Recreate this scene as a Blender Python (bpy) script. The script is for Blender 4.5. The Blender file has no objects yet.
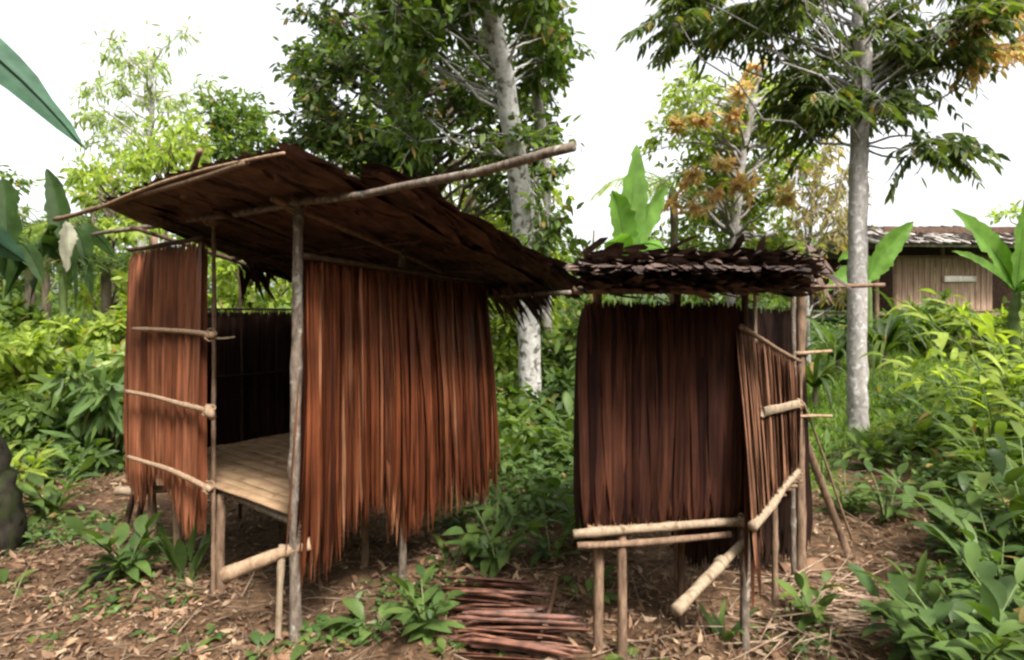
import bpy, math, random
import numpy as np

RS = np.random.RandomState
C = bpy.context.scene.collection
F_PX, CX, HZ, EYE = 620.0, 512.0, 310.0, 1.6      # lens in pixels, image centre, horizon row, eye height


# ------------------------------------------------------------------ helpers
def nz(v):
    v = np.asarray(v, float)
    return v / (np.linalg.norm(v, axis=-1, keepdims=True) + 1e-9)


def P(px, py, d):
    return np.array([(px - CX) / F_PX * d, d, EYE - (py - HZ) / F_PX * d])


def sstep(a, b, x):
    t = np.clip((x - a) / (b - a), 0, 1)
    return t * t * (3 - 2 * t)


def gz(x, y):
    x = np.asarray(x, float); y = np.asarray(y, float)
    z = 0.055 * np.clip(y - 8.5, 0, 60)
    z = z + 0.45 * sstep(0, 2.2, x - (1.15 + 0.34 * y)) * sstep(1.0, 3.0, y)
    z = z + 0.35 * sstep(0, 3.0, -x - (1.6 + 0.75 * y)) * sstep(3.5, 6, y)
    b = (np.sin(x * 3.1 + 1.3 * np.sin(y * 1.7)) * np.cos(y * 2.7 + x) * 0.018
         + np.sin(x * 7.3 + 2.0) * np.sin(y * 6.1 + x * 2.2) * 0.010
         + np.sin(x * 0.9 + 4) * np.sin(y * 0.8 + 1) * 0.03)
    return z + b


def G(px, py, dmin=0.8):
    d = 1.6 * F_PX / max(py - HZ, 20)
    for _ in range(40):
        p = P(px, py, d)
        d2 = (EYE - float(gz(p[0], p[1]))) * F_PX / max(py - HZ, 12)
        d = 0.6 * d + 0.4 * max(d2, dmin)
    p = P(px, py, d)
    p[2] = float(gz(p[0], p[1]))
    return p


def prof_leaf(t):
    return np.sin(np.pi * np.clip(t, 0, 1) ** 0.85) ** 0.8


def prof_strip(t):
    return np.clip(0.55 + 3 * t, 0, 1) * np.clip((1.0 - t) / 0.15, 0.05, 1) ** 0.7


def prof_strap(t):
    return np.clip(0.5 + 2.0 * t, 0, 1) * (1 - t ** 2.2) + 0.02


class MB:
    def __init__(self):
        self.V = []; self.T = []; self.Q = []; self.n = 0

    def raw(self, V, Q=None, T=None):
        V = np.asarray(V, float).reshape(-1, 3)
        if Q is not None and len(Q): self.Q.append(np.asarray(Q, int) + self.n)
        if T is not None and len(T): self.T.append(np.asarray(T, int) + self.n)
        self.V.append(V); self.n += len(V)

    def tube(self, pts, rad, seg=8, rough=0.0, seed=0, caps=True):
        pts = np.asarray(pts, float); m = len(pts)
        rad = np.broadcast_to(np.asarray(rad, float), (m,)).copy() if np.ndim(rad) == 0 else np.interp(np.linspace(0, 1, m), np.linspace(0, 1, len(rad)), rad)
        rs = RS(seed + 7)
        tan = nz(np.gradient(pts, axis=0))
        up = np.array([0, 0, 1.0]) if abs(tan[0, 2]) < 0.9 else np.array([0, 1.0, 0.1])
        a = nz(np.cross(tan[0], up))
        rings = []
        th = np.linspace(0, 2 * np.pi, seg, endpoint=False)
        for i in range(m):
            a = nz(a - tan[i] * np.dot(a, tan[i]))
            b = np.cross(tan[i], a)
            r = rad[i] * (1 + rough * (rs.rand(seg) - 0.5) * 2)
            rings.append(pts[i] + (np.cos(th) * r)[:, None] * a + (np.sin(th) * r)[:, None] * b)
        V = np.concatenate(rings)
        i = np.arange(m - 1)[:, None] * seg; j = np.arange(seg)[None, :]; j2 = (j + 1) % seg
        Q = np.stack([i + j, i + j2, i + seg + j2, i + seg + j], -1).reshape(-1, 4)
        T = []
        if caps:
            V = np.vstack([V, pts[0], pts[-1]])
            k = np.arange(seg); k2 = (k + 1) % seg
            T = np.concatenate([np.stack([np.full(seg, m * seg), k2, k], -1),
                                np.stack([np.full(seg, m * seg + 1), (m - 1) * seg + k, (m - 1) * seg + k2], -1)])
        self.raw(V, Q, T)

    def pole(self, a, b, r0, r1=None, seg=8, n=9, wob=0.006, seed=0, rough=0.06):
        a = np.asarray(a, float); b = np.asarray(b, float); rs = RS(seed + 31)
        t = np.linspace(0, 1, n)[:, None]
        ln = np.linalg.norm(b - a)
        s1, s2 = rs.randn(3) * wob, rs.randn(3) * wob * 0.6
        p = a + (b - a) * t + np.sin(t * np.pi) * s1 * ln * 1.2 + np.sin(t * np.pi * 3 + rs.rand() * 6) * s2 * ln * 0.5
        r1 = r0 if r1 is None else r1
        n2 = max(n, int(ln / 0.05) if ln < 1.6 else int(ln / 0.09))
        if n2 > n:
            p = np.stack([np.interp(np.linspace(0, 1, n2), t[:, 0], p[:, k]) for k in range(3)], 1)
            for _ in range(3): p[1:-1] = (p[:-2] + 2 * p[1:-1] + p[2:]) / 4
            n = n2
        rr = np.linspace(r0, r1, n) * (1 + (rs.rand(n) - 0.5) * 0.12) * np.where(rs.rand(n) < 0.10, 1.22, 1.0)
        self.tube(p, rr, seg, rough, seed)

    def leaves(self, Pp, D, N, L, W, droop=0.25, fold=0.12, K=2, mid=False, prof=prof_leaf, wave=0.0, bulge=0.0, rs=None, taper_end=True):
        Pp = np.asarray(Pp, float); n = len(Pp)
        if n == 0: return
        D = nz(np.broadcast_to(D, (n, 3))); N = np.broadcast_to(np.asarray(N, float), (n, 3))
        S = nz(np.cross(D, N)); N = np.cross(S, D)
        L = np.broadcast_to(np.asarray(L, float), (n,)); W = np.broadcast_to(np.asarray(W, float), (n,))
        droop = np.broadcast_to(np.asarray(droop, float), (n,)); bulge = np.broadcast_to(np.asarray(bulge, float), (n,))
        rs = rs or RS(1)
        ph = rs.rand(n) * 6.28; am = rs.randn(n) * wave
        z = np.array([0, 0, 1.0])

        def at(t):
            sh = am * (np.sin(ph + t * 4.5) - np.sin(ph))
            return (Pp + D * (L * t)[:, None] - z * (droop * L * t * t)[:, None]
                    + S * (sh * L)[:, None] + N * (bulge * L * math.sin(math.pi * t))[:, None])
        ts = (np.arange(1, K + 1) / (K + 1.0))
        cols = [at(0.0)]
        per = 3 if mid else 2
        for t in ts:
            c = at(t); w = (W * 0.5 * float(prof(np.array(t))))[:, None]
            up = N * (fold * W)[:, None] * float(prof(np.array(t)))
            if mid: cols += [c + S * w + up, c, c - S * w + up]
            else: cols += [c + S * w + up, c - S * w - up * 0.3]
        cols.append(at(1.0))
        V = np.stack(cols, 1); k = V.shape[1]
        base = (np.arange(n) * k)[:, None]
        Tl, Ql = [], []
        if mid:
            Tl += [[0, 2, 1], [0, 3, 2]]
            for i in range(K - 1):
                o = 1 + 3 * i
                Ql += [[o, o + 1, o + 4, o + 3], [o + 1, o + 2, o + 5, o + 4]]
            o = 1 + 3 * (K - 1)
            Tl += [[o, o + 1, k - 1], [o + 1, o + 2, k - 1]]
        else:
            Tl += [[0, 2, 1]]
            for i in range(K - 1):
                o = 1 + 2 * i
                Ql += [[o, o + 1, o + 3, o + 2]]
            o = 1 + 2 * (K - 1)
            Tl += [[o, o + 1, k - 1]]
        T = np.concatenate([base + np.array(f)[None, :] for f in Tl])
        Q = np.concatenate([base + np.array(f)[None, :] for f in Ql]) if Ql else None
        self.raw(V.reshape(-1, 3), Q, T)

    def board(self, a, b, wdir, w, t, rs=None, n=5):
        """A plank from a to b: width w along wdir, thickness t, slightly uneven edges."""
        a = np.asarray(a, float); b = np.asarray(b, float); d = nz(b - a)
        wdir = nz(np.asarray(wdir, float) - d * np.dot(wdir, d)); up = np.cross(d, wdir)
        rs = rs or RS(3)
        rows = []
        for i in range(n):
            c = a + (b - a) * i / (n - 1.0) + up * (rs.rand() - 0.5) * t * 0.5
            w1 = w * 0.5 * (1 + (rs.rand() - 0.5) * 0.12); w2 = w * 0.5 * (1 + (rs.rand() - 0.5) * 0.12)
            e = min(t * 0.3, w * 0.15)
            rows.append([c + wdir * w1 - up * (t / 2 - e), c + wdir * w1 + up * (t / 2 - e), c + wdir * (w1 - e) + up * t / 2, c - wdir * (w2 - e) + up * t / 2,
                         c - wdir * w2 + up * (t / 2 - e), c - wdir * w2 - up * (t / 2 - e), c - wdir * (w2 - e) - up * t / 2, c + wdir * (w1 - e) - up * t / 2])
        V = np.array(rows).reshape(-1, 3); Q = []
        for i in range(n - 1):
            for j in range(8):
                Q.append([i * 8 + j, i * 8 + (j + 1) % 8, i * 8 + 8 + (j + 1) % 8, i * 8 + 8 + j])
        T = []
        for o, s in ((0, 1), ((n - 1) * 8, -1)):
            for j in range(1, 7): T.append([o, o + j, o + j + 1][::s])
        self.raw(V, Q, T)

    def build(self, name, mat, parent=None, origin=None, smooth=True):
        V = np.concatenate(self.V) if self.V else np.zeros((0, 3))
        o = origin
        if parent is not None:
            r = parent
            while r.parent is not None: r = r.parent
            o = np.array(r.location)
        if o is not None: V = V - np.asarray(o)
        T = np.concatenate(self.T) if self.T else np.zeros((0, 3), int)
        Q = np.concatenate(self.Q) if self.Q else np.zeros((0, 4), int)
        me = bpy.data.meshes.new(name)
        me.vertices.add(len(V)); me.vertices.foreach_set('co', V.astype(np.float32).ravel())
        me.loops.add(T.size + Q.size); me.loops.foreach_set('vertex_index', np.concatenate([T.ravel(), Q.ravel()]).astype(np.int32))
        npoly = len(T) + len(Q); me.polygons.add(npoly)
        st = np.concatenate([np.arange(len(T)) * 3, T.size + np.arange(len(Q)) * 4]).astype(np.int32)
        me.polygons.foreach_set('loop_start', st)
        me.polygons.foreach_set('use_smooth', np.full(npoly, smooth))
        me.update(calc_edges=True); me.validate()
        me.materials.append(mat)
        ob = bpy.data.objects.new(name, me); C.objects.link(ob)
        if parent is not None: ob.parent = parent
        elif o is not None: ob.location = tuple(o)
        return ob


def tag(o, label, cat, group=None):
    o['label'] = label; o['category'] = cat
    if group: o['group'] = group
    return o


def thing(name, loc, label, cat, group=None):
    o = bpy.data.objects.new(name, None); C.objects.link(o)
    o.location = tuple(loc); o.empty_display_size = 0.2
    return tag(o, label, cat, group)


# ------------------------------------------------------------------ materials
def newmat(name):
    m = bpy.data.materials.new(name); m.use_nodes = True
    nt = m.node_tree
    for n in list(nt.nodes): nt.nodes.remove(n)
    return m, nt.nodes, nt.links


def ramp(N, cols, pos=None):
    r = N.new('ShaderNodeValToRGB'); e = r.color_ramp.elements
    pos = pos or [i / (len(cols) - 1.0) for i in range(len(cols))]
    while len(e) < len(cols): e.new(0.5)
    for i, c in enumerate(cols):
        e[i].position = pos[i]; e[i].color = (c[0], c[1], c[2], 1)
    return r


def leaf_mat(name, cols, trans=0.4, tcol=(1.5, 1.6, 0.55), rough=0.5, spec=0.22, noise=6.0, dead=True, warm=(1.12, 1.0, 1.08)):
    m, N, L = newmat(name)
    geo = N.new('ShaderNodeNewGeometry')
    cols = [(c[0] * warm[0], c[1] * warm[1], c[2] * warm[2]) for c in cols]
    k_ = len(cols)
    if dead: rp = ramp(N, cols + [cols[-1], (0.30, 0.20, 0.07)], [0.95 * i / (k_ - 1.0) for i in range(k_)] + [0.965, 0.985])
    else: rp = ramp(N, cols)
    L.new(geo.outputs['Random Per Island'], rp.inputs[0])
    tc = N.new('ShaderNodeTexCoord'); ns = N.new('ShaderNodeTexNoise'); ns.inputs['Scale'].default_value = noise; ns.inputs['Detail'].default_value = 3
    L.new(tc.outputs['Object'], ns.inputs['Vector'])
    mr = N.new('ShaderNodeMapRange'); mr.inputs[1].default_value = 0.3; mr.inputs[2].default_value = 0.7; mr.inputs[3].default_value = 0.7; mr.inputs[4].default_value = 1.3
    L.new(ns.outputs['Fac'], mr.inputs[0])
    mu = N.new('ShaderNodeVectorMath'); mu.operation = 'SCALE'
    L.new(rp.outputs[0], mu.inputs[0]); L.new(mr.outputs[0], mu.inputs['Scale'])
    b = N.new('ShaderNodeBsdfPrincipled'); b.inputs['Roughness'].default_value = rough; b.inputs['Specular IOR Level'].default_value = spec
    L.new(mu.outputs[0], b.inputs['Base Color'])
    t = N.new('ShaderNodeBsdfTranslucent')
    m2 = N.new('ShaderNodeVectorMath'); m2.operation = 'MULTIPLY'; m2.inputs[1].default_value = tcol
    L.new(mu.outputs[0], m2.inputs[0]); L.new(m2.outputs[0], t.inputs['Color'])
    mx = N.new('ShaderNodeMixShader'); mx.inputs[0].default_value = trans
    L.new(b.outputs[0], mx.inputs[1]); L.new(t.outputs[0], mx.inputs[2])
    o = N.new('ShaderNodeOutputMaterial'); L.new(mx.outputs[0], o.inputs[0])
    return m


def thatch_mat(name, cols, rough=0.5, trans=0.0, streak=(60, 60, 2.5), spec=0.4, per_object=False):
    m, N, L = newmat(name)
    geo = N.new('ShaderNodeObjectInfo' if per_object else 'ShaderNodeNewGeometry')
    rp = ramp(N, cols); L.new(geo.outputs['Random' if per_object else 'Random Per Island'], rp.inputs[0])
    tc = N.new('ShaderNodeTexCoord'); mp = N.new('ShaderNodeMapping'); mp.inputs['Scale'].default_value = streak
    L.new(tc.outputs['Object'], mp.inputs[0])
    ns = N.new('ShaderNodeTexNoise'); ns.inputs['Scale'].default_value = 1.0; ns.inputs['Detail'].default_value = 5; L.new(mp.outputs[0], ns.inputs['Vector'])
    mr = N.new('ShaderNodeMapRange'); mr.inputs[1].default_value = 0.3; mr.inputs[2].default_value = 0.7; mr.inputs[3].default_value = 0.45; mr.inputs[4].default_value = 1.55
    L.new(ns.outputs['Fac'], mr.inputs[0])
    n2 = N.new('ShaderNodeTexNoise'); n2.inputs['Scale'].default_value = 3.0; n2.inputs['Detail'].default_value = 4; L.new(tc.outputs['Object'], n2.inputs['Vector'])
    mr2 = N.new('ShaderNodeMapRange'); mr2.inputs[1].default_value = 0.3; mr2.inputs[2].default_value = 0.7; mr2.inputs[3].default_value = 0.65; mr2.inputs[4].default_value = 1.3
    L.new(n2.outputs['Fac'], mr2.inputs[0])
    mm = N.new('ShaderNodeMath'); mm.operation = 'MULTIPLY'; L.new(mr.outputs[0], mm.inputs[0]); L.new(mr2.outputs[0], mm.inputs[1])
    mu = N.new('ShaderNodeVectorMath'); mu.operation = 'SCALE'; L.new(rp.outputs[0], mu.inputs[0]); L.new(mm.outputs[0], mu.inputs['Scale'])
    b = N.new('ShaderNodeBsdfPrincipled'); b.inputs['Roughness'].default_value = rough; b.inputs['Specular IOR Level'].default_value = spec
    L.new(mu.outputs[0], b.inputs['Base Color'])
    bp = N.new('ShaderNodeBump'); bp.inputs['Strength'].default_value = 0.4; bp.inputs['Distance'].default_value = 0.004
    L.new(ns.outputs['Fac'], bp.inputs['Height']); L.new(bp.outputs[0], b.inputs['Normal'])
    o = N.new('ShaderNodeOutputMaterial')
    if trans:
        t = N.new('ShaderNodeBsdfTranslucent'); L.new(mu.outputs[0], t.inputs['Color'])
        mx = N.new('ShaderNodeMixShader'); mx.inputs[0].default_value = trans
        L.new(b.outputs[0], mx.inputs[1]); L.new(t.outputs[0], mx.inputs[2]); L.new(mx.outputs[0], o.inputs[0])
    else: L.new(b.outputs[0], o.inputs[0])
    return m


def wood_mat(name, c1, c2, c3=None, scale=(18, 18, 3), rough=0.75, blotch=0.5, blotch_scale=9, bump=0.5):
    m, N, L = newmat(name)
    tc = N.new('ShaderNodeTexCoord'); mp = N.new('ShaderNodeMapping'); mp.inputs['Scale'].default_value = scale; L.new(tc.outputs['Object'], mp.inputs[0])
    ns = N.new('ShaderNodeTexNoise'); ns.inputs['Scale'].default_value = 1.0; ns.inputs['Detail'].default_value = 6; ns.inputs['Roughness'].default_value = 0.65; L.new(mp.outputs[0], ns.inputs['Vector'])
    rp = ramp(N, [c1, c2], [0.32, 0.68]); L.new(ns.outputs['Fac'], rp.inputs[0])
    out = rp.outputs[0]
    if c3 is not None:
        n2 = N.new('ShaderNodeTexNoise'); n2.inputs['Scale'].default_value = blotch_scale; n2.inputs['Detail'].default_value = 5; n2.inputs['Distortion'].default_value = 0.6; L.new(tc.outputs['Object'], n2.inputs['Vector'])
        r2 = ramp(N, [(0, 0, 0), (1, 1, 1)], [blotch, blotch + 0.1]); L.new(n2.outputs['Fac'], r2.inputs[0])
        mx = N.new('ShaderNodeMixRGB'); mx.inputs[2].default_value = (*c3, 1); L.new(r2.outputs[0], mx.inputs[0]); L.new(out, mx.inputs[1]); out = mx.outputs[0]
    b = N.new('ShaderNodeBsdfPrincipled'); b.inputs['Roughness'].default_value = max(rough, 0.85); b.inputs['Specular IOR Level'].default_value = 0.15; L.new(out, b.inputs['Base Color'])
    bp = N.new('ShaderNodeBump'); bp.inputs['Strength'].default_value = bump; bp.inputs['Distance'].default_value = 0.01
    L.new(ns.outputs['Fac'], bp.inputs['Height']); L.new(bp.outputs[0], b.inputs['Normal'])
    o = N.new('ShaderNodeOutputMaterial'); L.new(b.outputs[0], o.inputs[0])
    return m


def ground_mat():
    m, N, L = newmat('forest_floor')
    tc = N.new('ShaderNodeTexCoord')
    n1 = N.new('ShaderNodeTexNoise'); n1.inputs['Scale'].default_value = 2.2; n1.inputs['Detail'].default_value = 8; n1.inputs['Roughness'].default_value = 0.7
    n2 = N.new('ShaderNodeTexNoise'); n2.inputs['Scale'].default_value = 28; n2.inputs['Detail'].default_value = 6; n2.inputs['Roughness'].default_value = 0.7
    for n in (n1, n2): L.new(tc.outputs['Object'], n.inputs['Vector'])
    r1 = ramp(N, [(0.05, 0.029, 0.016), (0.125, 0.075, 0.042), (0.21, 0.14, 0.085)], [0.3, 0.52, 0.75]); L.new(n1.outputs['Fac'], r1.inputs[0])
    r2 = ramp(N, [(0.35, 0.35, 0.35), (1.5, 1.4, 1.3)], [0.32, 0.7]); L.new(n2.outputs['Fac'], r2.inputs[0])
    mu = N.new('ShaderNodeMixRGB'); mu.blend_type = 'MULTIPLY'; mu.inputs[0].default_value = 1; L.new(r1.outputs[0], mu.inputs[1]); L.new(r2.outputs[0], mu.inputs[2])
    sp = N.new('ShaderNodeSeparateXYZ'); L.new(tc.outputs['Object'], sp.inputs[0])
    ad = N.new('ShaderNodeMath'); ad.operation = 'MULTIPLY_ADD'; ad.inputs[1].default_value = 5.0; L.new(n1.outputs['Fac'], ad.inputs[0]); L.new(sp.outputs['Y'], ad.inputs[2])
    mr = N.new('ShaderNodeMapRange'); mr.inputs[1].default_value = 8.2; mr.inputs[2].default_value = 10.5; L.new(ad.outputs[0], mr.inputs[0])
    mg = N.new('ShaderNodeMixRGB'); mg.inputs[2].default_value = (0.035, 0.06, 0.015, 1); L.new(mr.outputs[0], mg.inputs[0]); L.new(mu.outputs[0], mg.inputs[1])
    b = N.new('ShaderNodeBsdfPrincipled'); b.inputs['Roughness'].default_value = 0.95; b.inputs['Specular IOR Level'].default_value = 0.2; L.new(mg.outputs[0], b.inputs['Base Color'])
    bp = N.new('ShaderNodeBump'); bp.inputs['Strength'].default_value = 0.9; bp.inputs['Distance'].default_value = 0.03
    L.new(n2.outputs['Fac'], bp.inputs['Height']); L.new(bp.outputs[0], b.inputs['Normal'])
    o = N.new('ShaderNodeOutputMaterial'); L.new(b.outputs[0], o.inputs[0])
    return m


M = {}
M['ground'] = ground_mat()
M['thatch_red'] = thatch_mat('red_brown_thatch', [(0.022, 0.006, 0.003), (0.10, 0.027, 0.010), (0.145, 0.043, 0.017), (0.065, 0.017, 0.007), (0.115, 0.032, 0.012), (0.24, 0.11, 0.055)], rough=0.5, spec=0.22)
M['thatch_door'] = thatch_mat('flat_brown_thatch', [(0.10, 0.030, 0.013), (0.16, 0.055, 0.026), (0.20, 0.075, 0.037), (0.13, 0.042, 0.018)], rough=0.5, spec=0.25)
M['thatch_dark'] = thatch_mat('dark_thatch', [(0.012, 0.004, 0.003), (0.042, 0.014, 0.007), (0.07, 0.024, 0.012), (0.025, 0.008, 0.005)], rough=0.75, spec=0.12)
M['thatch_tan'] = thatch_mat('tan_thatch', [(0.12, 0.052, 0.027), (0.16, 0.074, 0.040), (0.21, 0.10, 0.057), (0.14, 0.062, 0.033)], rough=0.7, spec=0.15)
M['thatch_shade'] = thatch_mat('shade_dark_thatch', [(0.012, 0.006, 0.004), (0.03, 0.013, 0.008), (0.02, 0.009, 0.006)], rough=0.8, spec=0.15)  # near-black: the shade inside the huts is put into the strip colour
M['roof'] = thatch_mat('weathered_roof_thatch', [(0.02, 0.011, 0.008), (0.04, 0.020, 0.014), (0.065, 0.033, 0.023), (0.10, 0.05, 0.033)], rough=0.7, streak=(16, 16, 16), spec=0.25)
M['leaf_pile'] = thatch_mat('dried_palm_leaf_skin', [(0.05, 0.02, 0.013), (0.12, 0.05, 0.03), (0.18, 0.08, 0.05), (0.08, 0.032, 0.02)], rough=0.5, streak=(14, 14, 14), per_object=True)
M['roof_grey'] = thatch_mat('grey_brown_roof_thatch', [(0.03, 0.018, 0.014), (0.06, 0.037, 0.028), (0.115, 0.073, 0.055), (0.04, 0.024, 0.018)], rough=0.7, streak=(16, 16, 16), spec=0.25)
M['bark_pole'] = wood_mat('grey_bark_pole', (0.055, 0.038, 0.027), (0.22, 0.175, 0.135), (0.30, 0.275, 0.225), (40, 40, 14), blotch=0.58, blotch_scale=18)
M['brown_pole'] = wood_mat('brown_pole', (0.10, 0.06, 0.038), (0.26, 0.17, 0.11), None, (40, 40, 12))
M['pale_stick'] = wood_mat('peeled_pale_stick', (0.19, 0.135, 0.085), (0.35, 0.27, 0.185), (0.13, 0.085, 0.05), (40, 40, 14), blotch=0.6, blotch_scale=14)
M['tan_batten'] = wood_mat('tan_batten', (0.20, 0.125, 0.075), (0.36, 0.25, 0.16), None, (50, 50, 20))
M['dark_wood'] = wood_mat('dark_wood', (0.035, 0.02, 0.013), (0.10, 0.06, 0.04), None, (30, 30, 8))
M['shade_wood'] = wood_mat('shade_dark_wood', (0.012, 0.007, 0.005), (0.035, 0.02, 0.014), None, (30, 30, 8))  # inner battens: indoor shade painted in as a darker wood colour
M['floor_slat'] = wood_mat('palm_floor_slat', (0.20, 0.12, 0.066), (0.38, 0.255, 0.145), (0.15, 0.09, 0.05), (7, 7, 40), blotch=0.6, blotch_scale=7)
M['white_bark'] = wood_mat('blotchy_white_bark', (0.24, 0.225, 0.20), (0.56, 0.54, 0.50), (0.10, 0.09, 0.07), (11, 11, 8), blotch=0.53, blotch_scale=9)
M['grey_bark'] = wood_mat('smooth_grey_bark', (0.19, 0.165, 0.15), (0.38, 0.35, 0.325), (0.50, 0.475, 0.45), (22, 22, 12), blotch=0.55, blotch_scale=16)
M['brown_bark'] = wood_mat('brown_bark', (0.06, 0.045, 0.03), (0.18, 0.14, 0.10), None, (10, 10, 3))
M['moss_bark'] = wood_mat('mossy_bark', (0.008, 0.007, 0.005), (0.035, 0.03, 0.02), (0.03, 0.036, 0.012), (22, 22, 8), blotch=0.5, blotch_scale=6)
M['wicker'] = wood_mat('woven_bamboo_wall', (0.17, 0.105, 0.068), (0.33, 0.225, 0.155), None, (9, 9, 1.2), bump=0.2)
M['white_plank'] = wood_mat('bleached_plank', (0.50, 0.45, 0.38), (0.68, 0.62, 0.54), None, (10, 10, 3))
M['clay'] = wood_mat('reddish_clay', (0.09, 0.048, 0.028), (0.19, 0.11, 0.065), None, (9, 9, 9))
M['leaf_dark'] = leaf_mat('dark_green_leaf', [(0.02, 0.042, 0.012), (0.045, 0.085, 0.018), (0.09, 0.14, 0.025), (0.03, 0.06, 0.015)], 0.42)
M['leaf_mid'] = leaf_mat('mid_green_leaf', [(0.045, 0.085, 0.02), (0.08, 0.14, 0.028), (0.12, 0.19, 0.035), (0.06, 0.11, 0.025)], 0.45)
M['leaf_bright'] = leaf_mat('yellow_green_leaf', [(0.10, 0.17, 0.03), (0.20, 0.29, 0.045), (0.29, 0.39, 0.07), (0.15, 0.23, 0.035)], 0.52)
M['leaf_pale'] = leaf_mat('pale_green_leaf', [(0.14, 0.21, 0.06), (0.21, 0.30, 0.10), (0.28, 0.38, 0.13), (0.16, 0.23, 0.08)], 0.55)
M['leaf_blue'] = leaf_mat('blue_green_leaf', [(0.035, 0.085, 0.045), (0.05, 0.12, 0.065)], 0.28, (1.2, 1.5, 0.9), noise=14, dead=False)
M['leaf_banana'] = leaf_mat('banana_leaf', [(0.10, 0.22, 0.035), (0.14, 0.28, 0.05)], 0.5, (1.3, 1.5, 0.5), noise=5, dead=False)
M['leaf_banana_dark'] = leaf_mat('dark_banana_leaf', [(0.014, 0.034, 0.008), (0.03, 0.06, 0.014)], 0.4, noise=5, spec=0.08, dead=False)
M['leaf_ground'] = leaf_mat('undergrowth_leaf', [(0.04, 0.08, 0.022), (0.07, 0.13, 0.033), (0.10, 0.17, 0.04), (0.05, 0.10, 0.027)], 0.38, rough=0.42)
M['leaf_olive'] = leaf_mat('olive_dark_leaf', [(0.03, 0.055, 0.016), (0.06, 0.10, 0.024), (0.11, 0.15, 0.035), (0.045, 0.08, 0.02)], 0.48)
M['leaf_orange'] = leaf_mat('young_orange_leaf', [(0.55, 0.26, 0.11), (0.62, 0.36, 0.16), (0.46, 0.34, 0.11), (0.58, 0.27, 0.16)], 0.5, (1.2, 1.2, 1.0), dead=False, warm=(1.1, 1.3, 1.25))
M['leaf_yellow'] = leaf_mat('yellow_olive_leaf', [(0.15, 0.15, 0.05), (0.22, 0.20, 0.08), (0.28, 0.22, 0.09), (0.11, 0.14, 0.04)], 0.45)
M['leaf_dry'] = leaf_mat('dry_hanging_leaf', [(0.24, 0.235, 0.16), (0.30, 0.285, 0.20)], 0.4, (1, 1, 0.9), dead=False, warm=(1, 1, 1))
M['grass'] = leaf_mat('grass_blade', [(0.08, 0.16, 0.025), (0.13, 0.24, 0.035), (0.19, 0.30, 0.055), (0.09, 0.17, 0.03)], 0.45)
M['stem'] = leaf_mat('green_stem', [(0.07, 0.12, 0.03), (0.10, 0.15, 0.045)], 0.0, dead=False)
M['litter'] = thatch_mat('dead_leaf', [(0.07, 0.035, 0.019), (0.16, 0.085, 0.045), (0.27, 0.165, 0.095), (0.12, 0.058, 0.031), (0.36, 0.26, 0.165), (0.20, 0.11, 0.06)], rough=0.7, trans=0.15, streak=(12, 12, 12), spec=0.25)
M['twig'] = wood_mat('dry_twig', (0.14, 0.09, 0.06), (0.36, 0.26, 0.18), None, (20, 20, 20))

# ------------------------------------------------------------------ ground
def build_ground():
    n = 260
    u = np.linspace(-1, 1, n); v = np.linspace(0, 1, n)
    X, Y = np.meshgrid(np.sign(u) * np.abs(u) ** 2.4 * 110, -6 + 5 * v + 141 * v ** 3.2)
    Z = gz(X, Y)
    V = np.stack([X, Y, Z], -1).reshape(-1, 3)
    i = np.arange(n - 1)[:, None] * n; j = np.arange(n - 1)[None, :]
    Q = np.stack([i + j, i + j + 1, i + n + j + 1, i + n + j], -1).reshape(-1, 4)
    mb = MB(); mb.raw(V, Q); o = mb.build('ground', M['ground']); o['kind'] = 'structure'


build_ground()

HUT_C = np.array([-1.05, 3.0, 0]); U = np.array([-0.789, 0.614, 0]); W = np.array([0.6025, 0.798, 0])
UP = np.array([0, 0, 1.0])


def H(t, s, z):
    return HUT_C + U * t + W * s + UP * z


def roof_z(s):
    return 2.13 - 0.262 * s


def thatch_panel(A, B, nrm, length, n, w=0.032, layers=3, seed=0, fan=0.0, thick=0.035, wave=0.012, jit=0.22, K=9, bulge=0.02):
    """Hanging leaf strips from the edge A-B; length(u) gives the hang at u."""
    rs = RS(seed); mb = MB(); A = np.asarray(A, float); B = np.asarray(B, float); e = nz(B - A)
    for l in range(layers):
        u = (np.arange(n) + rs.rand(n)) / n
        p = A + (B - A) * u[:, None] + np.asarray(nrm) * (thick * (l / max(layers - 1, 1) - 0.5) + (rs.rand(n) - 0.5) * 0.012)[:, None]
        p[:, 2] += (rs.rand(n) - 0.6) * 0.02
        D = -UP + e * (fan * (u - 0.2) + (rs.randn(n) * 0.022))[:, None] + np.asarray(nrm) * (0.02 * rs.rand(n))[:, None]
        L = np.array([length(x) for x in u]) * (1 - jit * rs.rand(n) ** 1.6)
        N = np.asarray(nrm) + e * (rs.randn(n) * 0.26)[:, None]
        mb.leaves(p, D, N, L, w * (0.7 + 0.7 * rs.rand(n)), 0.0, 0.22, K, False, prof_strip, wave, bulge * rs.rand(n), rs)
    return mb


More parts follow.
